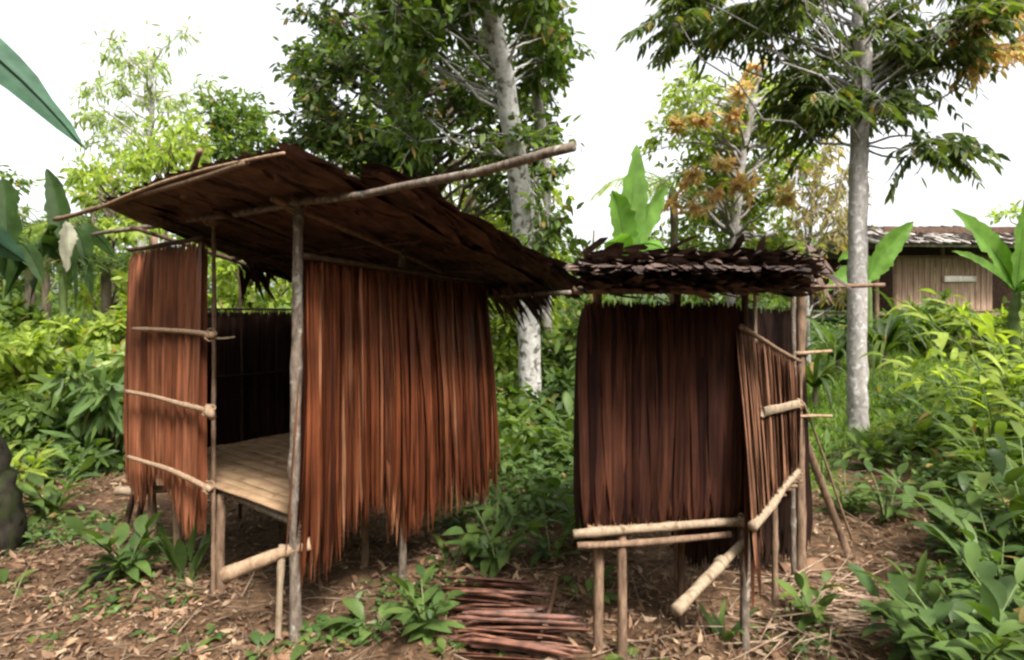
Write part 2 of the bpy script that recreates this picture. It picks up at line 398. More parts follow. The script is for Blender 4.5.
def shingle_roof(A, B, Cc, Dd, rows, n, length, w, seed=0, sag=0.02, lift=0.03, jit=0.25, ends=None):
    """Rows of overlapping leaves: A-B the high edge, D-C the low edge."""
    rs = RS(seed); mb = MB(); A, B, Cc, Dd = [np.asarray(x, float) for x in (A, B, Cc, Dd)]
    for r in range(rows):
        v = (r + 0.0) / rows
        a = A + (Dd - A) * v; b = B + (Cc - B) * v
        down = nz((Dd + Cc) / 2 - (A + B) / 2); e = nz(b - a); nrm = nz(np.cross(e, down)); nrm = nrm if nrm[2] > 0 else -nrm
        for l in range(2):
            u = (np.arange(n) + rs.rand(n)) / n
            p = a + (b - a) * u[:, None] + nrm * (lift * 0.35 * l + rs.rand(n) * 0.012 - sag * np.sin(np.pi * u))[:, None] + down * ((rs.rand(n) - 0.5) * 0.08)[:, None]
            D = down + e * (rs.randn(n) * 0.10)[:, None] + nrm * (lift * (0.4 + rs.rand(n)))[:, None]
            N = nrm + e * (rs.randn(n) * 0.25)[:, None]
            mb.leaves(p, D, N, length * (1 - jit * rs.rand(n)), w * (0.7 + 0.6 * rs.rand(n)), 0.05 * rs.rand(n), 0.12, 4, False, prof_strip, 0.02, 0.02, rs)
    return mb


# ------------------------------------------------------------------ left hut
def build_left_hut():
    root = thing('thatched_hut', H(0.9, 0.7, 0), 'stilted hut with open doorway, reddish palm-leaf walls and a tilted lean-to roof', 'hut', 'palm-leaf huts on stilts')
    # posts
    def post(t, s, z1, r, mat='bark_pole', z0=-0.12, lean=(0, 0), seed=0):
        mb = MB(); a = H(t, s, z0); b = H(t + lean[0], s + lean[1], z1)
        mb.pole(a, b, r, r * 0.85, 9, 14, 0.004, seed, 0.08); return mb
    pts = [(0.0, 0.0, 2.11, 0.029, 'bark_pole', (-0.03, 0)), (0.835, 0.015, 2.08, 0.013, 'brown_pole', (-0.01, 0)), (1.70, 0.05, 2.08, 0.026, 'brown_pole', (0, 0)),
           (0.0, 0.70, 1.95, 0.022, 'bark_pole', (0, 0)), (0.0, 1.44, 1.75, 0.028, 'brown_pole', (0, 0)), (1.89, 0.75, 1.92, 0.014, 'dark_wood', (0, 0)),
           (1.89, 1.44, 1.74, 0.028, 'brown_pole', (0, 0)), (0.95, 1.44, 1.75, 0.026, 'brown_pole', (0, 0))]
    for k, (t, s, z1, r, m_, ln) in enumerate(pts):
        mb = post(t, s, z1, r, m_, lean=ln, seed=k)
        mb.build('post', M[m_], root)
    mb = MB(); mb.pole(H(0.05, -0.07, -0.1), H(0.04, -0.045, 0.47), 0.016, 0.016, 7, 8, 0.01, 41); mb.build('prop_stick', M['pale_stick'], root)
    for k, (t, s, z1) in enumerate([(0.82, 0.06, 0.55), (1.35, 0.05, 0.55), (0.4, 0.75, 0.55), (1.0, 0.9, 0.55), (1.4, 0.8, .55)]):
        mb = MB(); mb.pole(H(t, s, -0.1), H(t, s, z1), 0.028 if k == 0 else 0.024, 0.025, 8, 7, 0.008, 50 + k); mb.build('floor_post', M['brown_pole'], root)
    for k, (a, b) in enumerate([(H(2.02, -0.03, 0.02), H(1.86, 0.05, 0.62)), (H(1.93, 0.0, -0.05), H(1.80, 0.05, 0.6))]):
        mb = MB(); mb.pole(a, b, 0.022, 0.02, 7, 7, 0.01, 61 + k); mb.build('brace', M['dark_wood'], root)
    # floor: split palm boards on joists
    mb = MB(); rs = RS(5); s = 0.02; 
    while s < 1.40:
        w = 0.07 + 0.05 * rs.rand()
        mb.board(H(-0.0 if s > .1 else 0.03, s + w / 2, 0.585 + rs.rand() * 0.006), H(1.87, s + w / 2, 0.585 + rs.rand() * 0.006), W, w - 0.006, 0.016, rs, 9); s += w
    mb.build('floor', M['floor_slat'], root)
    for k, (s, z, t0, t1) in enumerate([(0.06, 0.545, 0.0, 1.95), (0.72, 0.545, -0.05, 2.0), (1.38, 0.545, -0.05, 1.95)]):
        mb = MB(); mb.pole(H(t0, s, z - 0.005), H(t1, s, z), 0.028, 0.026, 8, 8, 0.004, 70 + k); mb.build('joist', M['bark_pole'], root)
    mb = MB(); mb.pole(H(1.6, 0.10, 0.43), P(117, 491, 4.05), 0.026, 0.028, 9, 8, 0.008, 76); mb.build('joist', M['pale_stick'], root)
    mb = MB(); mb.pole(H(-0.06, 0.05, 0.47), P(224, 576, 2.95), 0.027, 0.036, 10, 10, 0.01, 77); mb.build('step_log', M['tan_batten'], root)
    # header and roof poles
    mb = MB(); a = H(2.62, 0.0, 2.16); b = H(0.0, -0.02, 2.105); c = H(-1.60, -0.02, 2.125)
    t = np.linspace(0, 1, 16)[:, None]
    curve = np.concatenate([a + (b - a) * t, (b + (c - b) * t)[1:]]); curve[:, 2] += 0.004 * np.sin(np.arange(31) * 0.9); curve[16:, 2] -= 0.02 * np.sin(np.linspace(0, np.pi, 15))
    mb.tube(curve, [0.014, 0.018, 0.016, 0.0175], 10, 0.09, 9); mb.build('header_pole', M['bark_pole'], root)
    for k, (a, b, r, m_) in enumerate([
        (H(2.25, -0.34, 2.20), H(-0.2, -0.36, 2.215), 0.014, 'brown_pole'),     # under the high edge, poking out
        (H(1.62, 0.55, 1.96), H(-0.30, 0.55, 1.965), 0.014, 'dark_wood'), (H(1.7, 1.05, 1.83), H(-0.32, 1.05, 1.83), 0.014, 'dark_wood'),
        (H(2.05, 1.52, 1.705), H(-0.62, 1.52, 1.71), 0.016, 'bark_pole')]):
        mb = MB(); mb.pole(a, b, r, r * 0.9, 7, 12, 0.005, 90 + k); mb.build('purlin', M[m_], root)
    for k, t in enumerate([0.0, 0.55, 1.15, 1.6]):
        mb = MB(); mb.pole(H(t, -0.12, roof_z(-0.12) - 0.04), H(t + 0.02, 1.62, roof_z(1.62) - 0.04), 0.015, 0.014, 7, 10, 0.005, 100 + k); mb.build('rafter', M['brown_pole' if t == 0.0 else 'dark_wood'], root)
    mb = MB(); mb.pole(H(0.72, -0.2, 2.2), P(200, 150, 2.85), 0.018, 0.012, 7, 6, 0.01, 111); mb.build('loose_stick', M['brown_pole'], root)
    # roof
    A = H(1.52, -0.385, roof_z(-0.385)); A = P(99, 206, 3.52); B = P(284, 150, 2.42)
    Cc = P(556, 292, 4.1); Dd = H(1.8, 1.7, 1.68)
    mb = shingle_roof(A, B, Cc, Dd, 15, 66, 0.40, 0.058, 3, -0.035, 0.035)
    # stiff layered lower side: continuous leaf mats seen from beneath
    rs = RS(12); nu, nv = 24, 18
    uu, vv = np.meshgrid(np.linspace(0, 1, nu), np.linspace(0, 1, nv))
    g = (A + (B - A) * uu[..., None]) * (1 - vv[..., None]) + (Dd + (Cc - Dd) * uu[..., None]) * vv[..., None]
    g[..., 2] += 0.004 + rs.randn(nv, nu) * 0.006 + 0.035 * np.sin(np.pi * uu)
    g = g + (rs.rand(nv, nu, 1) - 0.5) * 0.02
    i = np.arange(nv - 1)[:, None] * nu; j = np.arange(nu - 1)[None, :]
    mb.raw(g.reshape(-1, 3), np.stack([i + j, i + j + 1, i + nu + j + 1, i + nu + j], -1).reshape(-1, 4))
    # stepped mats along the right edge
    for k in range(7):
        s0 = -0.05 + k * 0.25
        n = 46; u = rs.rand(n)
        p = np.array([B + (Cc - B) * ((s0 + 0.38 + 0.12 * (q - 0.5)) / 2.08) + U * (0.02 - 0.26 * (1 - q)) * 0.6 for q in u]); p[:, 2] += 0.02 + rs.rand(n) * 0.03
        D = nz(Cc - B) + (-U) * 0.12 + UP * 0.10 + rs.randn(n, 3) * 0.06; mb.leaves(p, D, UP + rs.randn(n, 3) * 0.2, 0.30 + 0.16 * rs.rand(n), 0.05 + 0.03 * rs.rand(n), 0.10, 0.12, 4, False, prof_strip, 0.02, 0.03, rs)
    # ragged tip at the far right
    n = 130; u = rs.rand(n); p = Cc + (Dd - Cc) * (u * 0.4)[:, None] + rs.randn(n, 3) * 0.02 - nz(Cc - B) * 0.25
    mb.leaves(p, nz(Cc - B) + rs.randn(n, 3) * 0.16 - UP * 0.15, UP + rs.randn(n, 3) * 0.3, 0.24 + 0.14 * rs.rand(n), 0.03, 0.5 * rs.rand(n), 0.15, 4, False, prof_strap, 0.03, 0.0, rs)
    roof = mb.build('roof', M['roof'], root)
    # stick bound along the high edge
    mb = MB(); tt = np.linspace(0, 1, 16)[:, None]; mb.tube(A + (B - A) * tt + UP * (0.035 * np.sin(np.pi * tt) - 0.012), [0.009, 0.007], 7, 0.08, 120); mb.build('edge_stick', M['tan_batten'], roof)
    # loose leaves hanging under the roof's low left edge
    rs = RS(8); mb = MB(); n = 16
    p = np.array([P(238 + 26 * rs.rand(), 262 + 8 * rs.rand(), 4.3 + 0.3 * rs.rand()) for _ in range(n)])
    mb.leaves(p, -UP + rs.randn(n, 3) * 0.55 + np.array([0.35, 0, 0]), np.array([0, -1, 0.2]), 0.14 + 0.14 * rs.rand(n), 0.035, 0.1, 0.2, 4, False, prof_strap, 0.03, 0, rs)
    mb.build('hanging_leaves', M['thatch_dark'], roof)
    # entry panel (left of doorway)
    A = H(1.83, -0.03, 1.995); B = H(0.835, -0.03, 2.005)
    mb = thatch_panel(A, B, -W, lambda u: 1.60 + 0.08 * math.sin(u * 9) + (0.05 if u > .8 else 0) - (0.08 if .3 < u < .5 else 0), 52, 0.038, 4, 21, -0.02, 0.03, 0.004, 0.12, 9, 0.006)
    # spread the hem outwards a little at both ends
    pan = mb.build('wall_panel', M['thatch_door'], root)
    mb = MB(); mb.pole(A + UP * 0.0 - W * .02, B + UP * 0.0 - W * .02, 0.014, 0.014, 7, 9, 0.004, 130); mb.build('top_batten', M['dark_wood'], pan)
    for k, (a, b, r) in enumerate([(P(133, 329, 3.90), P(214, 335, 3.33), 0.014), (P(126, 391, 3.92), P(211, 412, 3.31), 0.015), (P(128, 457, 3.90), P(211, 489, 3.30), 0.015)]):
        mb = MB(); mb.pole(a, b, r * 0.85, r * 1.1, 8, 10, 0.006, 140 + k)
        if k == 1: mb.tube([b + np.array([-.02, 0, .03]), b + np.array([0.0, -.02, 0]), b + np.array([.015, 0, -.035])], [0.02, 0.03, 0.018], 7, 0.1, 4)
        mb.build('batten', M['tan_batten'], pan)
    mb = MB(); mb.pole(P(205, 336, 3.40), P(235, 337, 3.30), 0.008, 0.005, 6, 6, 0.02, 150); mb.build('twig', M['pale_stick'], pan)
    # right panel
    A = H(0.0, 0.035, 1.85) - U * 0.03; B = H(0.0, 1.38, 1.775) - U * 0.035
    hem = [(0, 1.52), (0.03, 1.60), (0.08, 1.62), (0.14, 1.44), (0.28, 1.34), (0.36, 1.37), (0.42, 1.60), (0.47, 1.50), (0.52, 1.54), (0.58, 1.46), (0.75, 1.47), (0.9, 1.46), (1, 1.42)]
    hx, hy = zip(*hem)
    mb = thatch_panel(A, B, -U, lambda u: float(np.interp(u, hx, hy)), 124, 0.026, 6, 33, 0.10, 0.05, 0.005, 0.17, 10, 0.02)
    pan = mb.build('wall_panel', M['thatch_red'], root)
    mb = MB(); mb.pole(A + UP * 0.01 - U * 0.03 - W * .03, B + UP * 0.01 - U * 0.03, 0.016, 0.015, 7, 10, 0.004, 160); mb.build('top_batten', M['dark_wood'], pan)
    # side wall seen through the doorway, and back wall
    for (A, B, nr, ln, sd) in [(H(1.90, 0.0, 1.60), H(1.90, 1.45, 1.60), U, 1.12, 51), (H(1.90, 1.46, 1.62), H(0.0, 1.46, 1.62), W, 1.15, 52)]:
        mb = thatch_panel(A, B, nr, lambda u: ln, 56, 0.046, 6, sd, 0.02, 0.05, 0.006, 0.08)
        pan = mb.build('wall_panel', M['thatch_shade'], root)
        mb = MB(); mb.pole(A + nr * -0.035, B + nr * -0.035, 0.010, 0.010, 6, 8, 0.003, sd); mb.build('top_batten', M['shade_wood'], pan)
        mb = MB(); mb.pole(A + nr * -0.035 - UP * 0.5, B + nr * -0.035 - UP * 0.5, 0.009, 0.009, 6, 8, 0.003, sd + 4); mb.build('batten', M['shade_wood'], pan)


build_left_hut()


def lash(root, c, axis, rad, seed=0, turns=4, h=0.05):
    """Vine lashing wound round a joint."""
    rs = RS(seed); axis = nz(np.asarray(axis, float)); a = nz(np.cross(axis, [0.3, 0.5, 0.81])); b = np.cross(axis, a)
    t = np.linspace(0, turns * 6.283, turns * 10)
    p = np.asarray(c, float) + np.cos(t)[:, None] * a * rad + np.sin(t)[:, None] * b * rad + axis * (np.linspace(-h / 2, h / 2, len(t)) + 0.004 * rs.randn(len(t)))[:, None]
    mb = MB(); mb.tube(p, 0.0042, 5, 0, seed); mb.build('lashing', M['tan_batten'], root)


HUTS = [o for o in C.objects if o.get('category') == 'hut']
lash(HUTS[0], H(0.0, 0.0, 2.10), (0.5, 0.1, 0.8), 0.042, 1, 5, 0.07)
lash(HUTS[0], H(0.82, 0.0, 2.10), (0.5, 0.1, 0.8), 0.034, 2)
for k_, q_ in enumerate([P(211, 335, 3.36), P(209, 411, 3.34), P(209, 488, 3.33)]): lash(HUTS[0], q_, (0.35, -0.1, 0.9), 0.026, 3 + k_)
lash(HUTS[0], H(0.0, 0.03, 0.55), (0.2, 0.1, 1), 0.045, 7, 5, 0.08)


# ------------------------------------------------------------------ right hut
def build_right_hut():
    K = np.array([1.097, 2.92, 0]); Fd = nz(np.array([-0.63, -0.08, 0])); S = nz(np.array([0.62, 0.78, 0]))
    def R(t, s, z): return K + Fd * t + S * s + UP * z
    root = thing('thatched_hut', R(0.4, 0.5, 0), 'dark stilted hut with a flat shaggy eave and a sagging leaf flap', 'hut', 'palm-leaf huts on stilts')
    TL = 0.775
    for k, (t, s, z0, z1, r, m_) in enumerate([(0, 0, -.12, 0.60, 0.024, 'bark_pole'), (0.03, 0.09, .55, 1.74, 0.02, 'dark_wood'), (TL - 0.02, 0.08, -.12, 1.72, 0.024, 'brown_pole'), (0.60, 0.0, -.12, 0.58, 0.024, 'brown_pole'), (0.0, 1.02, -.12, 1.80, 0.03, 'brown_pole'),
                                          (TL, 1.02, -.12, 1.8, 0.026, 'brown_pole'), (0.0, 0.86, -.12, 1.78, 0.016, 'bark_pole'), (0.02, 0.55, -.12, 0.62, 0.018, 'brown_pole'),
                                          (0.46, 0.35, -.12, 0.6, 0.02, 'dark_wood'), (0.1, 0.45, 0.6, 1.75, 0.011, 'pale_stick')]):
        mb = MB(); mb.pole(R(t, s, z0), R(t, s, z1), r, r * 0.9, 8, 12, 0.005, 200 + k); mb.build('post', M[m_], root)
    mb = MB(); mb.pole(R(0.02, -0.035, 0.615), R(TL + 0.03, -0.035, 0.59), 0.018, 0.020, 9, 10, 0.004, 215); mb.build('floor_beam', M['pale_stick'], root)
    mb = MB(); mb.pole(R(0.06, -0.025, 0.555), R(TL + 0.02, -0.025, 0.535), 0.015, 0.017, 8, 10, 0.006, 216); mb.build('floor_beam', M['brown_pole'], root)
    mb = MB(); rs = RS(6)
    for k in range(9): mb.board(R(-0.0, 0.03 + k * 0.115, 0.60), R(TL, 0.03 + k * 0.115, 0.60), S, 0.105, 0.016, rs, 5)
    mb.build('floor', M['floor_slat'], root)
    # sticks poking out of the frame
    mb = MB(); mb.pole(P(744, 542, 2.90), P(676, 611, 2.50), 0.019, 0.026, 10, 10, 0.012, 220); 
    mb.tube([P(723, 561, 2.77), P(719, 565, 2.745)], [0.03, 0.03], 9, 0.05, 2)
    mb.build('log', M['pale_stick'], root)
    mb = MB(); mb.pole(P(754, 527, 2.70), P(797, 471, 3.50), 0.022, 0.020, 9, 10, 0.012, 221); mb.build('log', M['pale_stick'], root)
    for k, (a, b, r, m_) in enumerate([(R(0.02, 0.98, 1.34), P(832, 351, 3.7), 0.012, 'tan_batten'), (R(0.02, 1.0, 0.965), P(832, 416, 3.72), 0.010, 'tan_batten'),
                                       (R(0.1, 0.9, 1.72), P(884, 285, 3.6), 0.014, 'brown_pole'), (R(TL + .06, 0.02, 1.69), R(-0.2, 0.02, 1.70), 0.018, 'brown_pole'),
                                       (R(TL + .06, 1.0, 1.79), R(-0.1, 1.0, 1.80), 0.018, 'brown_pole')]):
        mb = MB(); mb.pole(a, b, r, r * 0.8, 7, 8, 0.006, 230 + k); mb.build('crossbar', M[m_], root)
    # front wall panel
    A = R(TL + 0.01, 0.035, 1.645); B = R(0.045, 0.035, 1.64)
    mb = thatch_panel(A, B, S * -1, lambda u: 1.06, 44, 0.034, 5, 61, 0.0, 0.05, 0.008, 0.06)
    mb.build('wall_panel', M['thatch_dark'], root)
    # rear and left walls
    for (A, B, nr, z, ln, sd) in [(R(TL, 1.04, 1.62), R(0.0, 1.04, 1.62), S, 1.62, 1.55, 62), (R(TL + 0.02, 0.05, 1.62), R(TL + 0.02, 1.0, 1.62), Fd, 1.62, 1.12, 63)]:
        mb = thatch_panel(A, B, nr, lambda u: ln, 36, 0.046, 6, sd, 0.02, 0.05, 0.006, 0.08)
        mb.build('wall_panel', M['thatch_shade'], root)
    # side flap: its free corner leans out
    rs = RS(64); mb = MB(); tl = P(737, 327, 2.88); tr = P(796, 362, 3.70); bl = P(753, 540, 2.74); br = P(799, 474, 3.58)
    n = 90; out = nz(np.cross(nz(tr - tl), nz(bl - tl))); out = out if out[1] < 0 else -out
    for l in range(4):
        u = (np.arange(n) + rs.rand(n)) / n
        p = tl + (tr - tl) * u[:, None] + out * (0.03 * (l / 3.0 - 0.5))
        q = bl + (br - bl) * u[:, None]
        Lv = np.linalg.norm(q - p, axis=1) * (1 - 0.08 * rs.rand(n)) * np.where(u < 0.12, 1.15, 1)
        mb.leaves(p, nz(q - p) + rs.randn(n, 3) * 0.012, out + rs.randn(n, 3) * 0.13, Lv, 0.034 * (0.7 + 0.6 * rs.rand(n)), 0, 0.15, 8, False, prof_strip, 0.005, 0.01, rs)
    gu, gv = np.meshgrid(np.linspace(0.01, 0.99, 12), np.linspace(0.02, 0.9, 8))
    gq = (tl + (tr - tl) * gu[..., None]) * (1 - gv[..., None]) + (bl + (br - bl) * gu[..., None]) * gv[..., None] - out * 0.012
    i = np.arange(7)[:, None] * 12; j = np.arange(11)[None, :]
    mb.raw(gq.reshape(-1, 3), np.stack([i + j, i + j + 1, i + 13 + j, i + 12 + j], -1).reshape(-1, 4))
    flap = mb.build('wall_flap', M['thatch_tan'], root)
    mb = MB(); mb.pole(tl + out * 0.02, tr + out * 0.02, 0.013, 0.012, 7, 8, 0.004, 240); mb.build('top_batten', M['brown_pole'], flap)
    mb = MB(); mb.board(P(762, 412, 2.95), P(798, 404, 3.52), UP, 0.045, 0.02, RS(4), 5); mb.build('batten', M['pale_stick'], flap)
    # dark leaf edge beside the flap
    mb = MB(); n = 4; u = rs.rand(n)
    mb.leaves(np.array([P(743 + 5 * x, 430 + 50 * x, 2.80) for x in u]), -UP + rs.randn(n, 3) * 0.02 + np.array([.03, 0, 0]), np.array([0, -1, 0]) + rs.randn(n, 3) * .4, 0.45 + 0.25 * rs.rand(n), 0.018, 0, 0.2, 8, False, prof_strip, 0.01, 0.01, rs)
    mb.leaves(np.array([P(797 + 5 * x, 300 + 6 * x, 3.72) for x in u]), -UP + rs.randn(n, 3) * 0.02, np.array([-.3, -1, 0]) + rs.randn(n, 3) * .4, 0.95 + 0.15 * rs.rand(n), 0.035, 0, 0.2, 8, False, prof_strip, 0.006, 0.01, rs)
    mb.build('corner_leaves', M['thatch_dark'], root)
    # roof
    A = np.array([0.73, 3.95, 1.86]); B = np.array([1.72, 4.05, 1.86]); Cc = P(796, 272, 2.66); Dd = P(578, 272, 2.46)
    mb = shingle_roof(A, B, Cc, Dd, 14, 46, 0.36, 0.045, 71, 0.0, 0.022)
    rs = RS(72); nu, nv = 14, 12
    uu, vv = np.meshgrid(np.linspace(0, 1, nu), np.linspace(0, 1, nv))
    g = (A + (B - A) * uu[..., None]) * (1 - vv[..., None]) + (Dd + (Cc - Dd) * uu[..., None]) * vv[..., None]
    g[..., 2] += -0.01 + rs.randn(nv, nu) * 0.006
    i = np.arange(nv - 1)[:, None] * nu; j = np.arange(nu - 1)[None, :]
    mb.raw(g.reshape(-1, 3), np.stack([i + j, i + j + 1, i + nu + j + 1, i + nu + j], -1).reshape(-1, 4))
    # shaggy eave: stacked leaf butts pointing out and to the side
    for lay in range(6):
        n = 120; u = (np.arange(n) + rs.rand(n)) / n
        p = Dd + (Cc - Dd) * u[:, None] + np.array([0, 0.10, -0.06 + 0.026 * lay]) + rs.randn(n, 3) * 0.010
        D = np.array([0.55, -0.55, 0.02]) + rs.randn(n, 3) * np.array([0.40, 0.22, 0.10])
        mb.leaves(p, D, UP + rs.randn(n, 3) * 0.35, 0.09 + 0.11 * rs.rand(n), 0.02 + 0.022 * rs.rand(n), 0.07 * rs.randn(n), 0.2, 4, False, prof_strip, 0.03, 0.05 * rs.randn(n), rs)
    n = 7; p = P(806, 262, 2.74) + rs.randn(n, 3) * 0.025
    mb.leaves(p, np.array([0.5, -.1, -0.7]) + rs.randn(n, 3) * 0.4, np.array([0, -1, .4]), 0.10 + 0.12 * rs.rand(n), 0.035, 0.2, 0.2, 4, False, prof_strap, 0.03, 0, rs)
    mb.build('roof', M['roof_grey'], root)


build_right_hut()
HUTS = [o for o in C.objects if o.get('category') == 'hut']
for k_, q_ in enumerate([P(745, 522, 2.89), P(797, 404, 3.60), P(795, 474, 3.55)]): lash(HUTS[1], q_, (0.5, 0.2, 0.8), 0.036, 20 + k_)

# ------------------------------------------------------------------ loose wood
def single(name, mb, mat, label, cat, origin, group=None):
    o = mb.build(name, mat, None, origin); return tag(o, label, cat, group)


mb = MB(); a = P(799, 424, 3.78); b = G(850, 556); mb.board(b - UP * 0.02, a, np.array([1, -0.3, 0]), 0.045, 0.02, RS(2), 6)
single('leaning_plank', mb, M['brown_pole'], 'brown split plank leaning against the rear corner of the dark hut', 'plank', b)
mb = MB(); a = P(797, 402, 3.72); b = G(853, 540); mb.pole(b - UP * 0.02, a + np.array([0.02, -.05, 0]), 0.009, 0.007, 6, 8, 0.01, 301)
single('leaning_stick', mb, M['tan_batten'], 'thin pale stick leaning beside the brown plank at the dark hut', 'stick', b)
mb = MB(); a = G(536, 656); b = P(553, 583, 3.25); b2 = G(557, 596); mb.pole(a + UP * 0.04, b2 + UP * 0.11, 0.011, 0.010, 7, 8, 0.01, 302)
single('leaf_stalk', mb, M['clay'], 'reddish stalk lying propped across the pile of dried palm leaves', 'stalk', a)
mb = MB(); a = G(782, 574); b = G(822, 572); mb.board(a + UP * 0.03, b + UP * 0.035, np.array([0, 1, 0.5]), 0.11, 0.05, RS(9), 6)
single('weathered_board', mb, M['clay'], 'short reddish board lying on the soil behind the dark hut posts', 'board', a)

# pile of dried leaves: every strip its own thing
rs = RS(81); base = []
for k in range(84):
    r = rs.rand(); lay = k // 24
    y = 585 + 68 * rs.rand(); x0 = 430 + 34 * rs.rand() + (y - 585) * 0.30
    a = G(x0, y + 8); ang = -0.10 + rs.randn() * 0.09
    ln = 0.36 + 0.26 * rs.rand()
    d = np.array([math.cos(ang), math.sin(ang) * 1.2, 0])
    z = 0.02 + 0.024 * lay
    mb = MB()
    a = a + UP * z; b = a + d * ln; b[2] = float(gz(b[0], b[1])) + z + rs.randn() * 0.008
    t = np.linspace(0, 1, 1)
    mb.leaves([a], [b - a], UP + rs.randn(3) * 0.35, [ln], [0.010 + 0.012 * rs.rand()], 0, 0.35, 7, True, prof_strip, 0.006, 0.012 * rs.rand(), rs)
    V = mb.V[0]; mb.raw(V - UP * 0.006, np.concatenate(mb.Q)[:, ::-1] if mb.Q else None, np.concatenate(mb.T)[:, ::-1])
    single('dried_palm_leaf', mb, M['leaf_pile'], 'dark reddish dried palm leaf in the pile on the ground beside the open hut', 'palm leaf', a, 'dried palm leaves piled on the ground')


# ------------------------------------------------------------------ trees
def limb(mb, a, b, r0, r1, rs, n=7, sag=0.08, seg=6):
    a = np.asarray(a, float); b = np.asarray(b, float); ln = np.linalg.norm(b - a)
    t = np.linspace(0, 1, n)[:, None]
    p = a + (b - a) * t + np.sin(t * np.pi) * (rs.randn(3) * sag * ln + UP * sag * ln * 0.7) + np.concatenate([np.zeros((1, 3)), rs.randn(n - 2, 3) * 0.02 * ln, np.zeros((1, 3))])
    mb.tube(p, [r0, r1], seg, 0.08, rs.randint(9999)); return p


def sprays(lm, tm, c, r, nt, per, L, Wd, rs, droop=0.35, outdir=None, squash=0.75, K=2, twr=0.006, mid=False):
    """A clump: nt twigs out of c, each with 'per' leaves along it."""
    d = nz(rs.randn(nt, 3) * np.array([1, 1, squash]) + (0 if outdir is None else np.asarray(outdir) * 0.7))
    ln = r * (0.45 + 0.75 * rs.rand(nt))
    if tm is not None:
        for i in range(nt):
            tm.tube([c, c + d[i] * ln[i] * 0.5 + UP * 0.04 * r, c + d[i] * ln[i]], [twr, twr * 0.35], 3, 0, 0, False)
    t = 0.25 + 0.8 * rs.rand(nt, per)
    p = c + (d[:, None, :] * (ln[:, None] * t)[..., None])
    p = p + rs.randn(nt, per, 3) * r * 0.06
    D = d[:, None, :] * 0.7 + rs.randn(nt, per, 3) * 0.6 - UP * droop
    n = nt * per
    N = UP + rs.randn(n, 3) * 0.55
    lm.leaves(p.reshape(-1, 3), D.reshape(-1, 3), N, L * (0.6 + 0.7 * rs.rand(n)), Wd * (0.7 + 0.6 * rs.rand(n)), 0.25 * rs.rand(n), 0.12, K, mid, prof_leaf, 0.0, 0, rs)


def tree(name, label, trunk_pts, trunk_r, clusters, leaf, L, Wd, nt, per, bark, seed, cat='tree', group=None, droop=0.35, extra=None, limb_r=0.05, twigs=True, K=2, hang=False, limb_from=0.3):
    rs = RS(seed); base = np.asarray(trunk_pts[0], float)
    root = thing(name, base, label, cat, group)
    tm = MB(); lm = MB(); xm = MB()
    tp = np.asarray(trunk_pts, float)
    # smooth trunk
    m = len(tp); tt = np.linspace(0, m - 1, m * 6)
    sp = np.stack([np.interp(tt, np.arange(m), tp[:, k]) for k in range(3)], 1)
    for _ in range(4): sp[1:-1] = (sp[:-2] + 2 * sp[1:-1] + sp[2:]) / 4
    sp = sp + np.concatenate([np.zeros((1, 3)), rs.randn(len(sp) - 1, 3) * trunk_r[0] * 0.05])
    rr = np.interp(np.linspace(0, 1, len(sp)), np.linspace(0, 1, len(trunk_r)), trunk_r); rr[0] *= 1.35; rr[1] *= 1.12
    tm.tube(sp, rr, 14, 0.06 if trunk_r[0] < 0.19 else 0.11, seed)
    k0 = int(len(sp) * limb_from)
    for c in clusters:
        q, r, young = c[0], c[1], (c[2] if len(c) > 2 else False)
        sub = sp[k0:]; dd = np.linalg.norm(sub - q, axis=1) + np.maximum(0, sub[:, 2] - q[2] + 0.55 * np.linalg.norm(q[:2] - sub[:, :2], axis=1)) * 2.0
        s = sub[int(np.argmin(dd))]
        limb(tm, s, q, min(limb_r, 0.012 + 0.02 * np.linalg.norm(q - s)), 0.008, rs)
        od = nz(q - s)
        tgt = xm if young else lm
        if hang:
            pinnate(tgt, tm, q, r, nt, per, L, Wd, rs, od)
        else:
            sprays(tgt, tm if twigs else None, q, r, nt, per, L, Wd, rs, droop, od, 0.75, K)
    tm.build('trunk', bark, root)
    lm.build('crown', leaf, root, smooth=False)
    if xm.n: xm.build('young_leaves', extra, root, smooth=False)
    return root


def pinnate(lm, tm, c, r, nt, per, L, Wd, rs, od):
    """Drooping compound leaves: a rachis with paired hanging leaflets."""
    for _ in range(nt):
        d = nz(rs.randn(3) * np.array([1, 1, 0.4]) + od * 0.6 + UP * 0.15)
        ln = r * (0.6 + 0.6 * rs.rand())
        t = np.linspace(0.0, 1, 6)[:, None]
        pt = c + d * ln * t - UP * (0.55 * ln * t * t)
        tm.tube(pt, [0.006, 0.002], 3, 0, 0, False)
        tp = np.repeat(np.linspace(0.2, 1.0, per), 2)
        p = c + d * (ln * tp)[:, None] - UP * (0.55 * ln * tp * tp)[:, None]
        s = nz(np.cross(d, UP)); side = np.tile([1, -1], per)[:, None]
        D = s * side * 0.65 + d * 0.55 - UP * 0.75 + rs.randn(2 * per, 3) * 0.18
        n = 2 * per
        lm.leaves(p, D, UP * 0.6 + s * side * 0.5 + rs.randn(n, 3) * 0.25, L * (0.7 + 0.5 * rs.rand(n)), Wd * (0.8 + 0.4 * rs.rand(n)), 0.2, 0.12, 2, False, prof_leaf, 0, 0, rs)


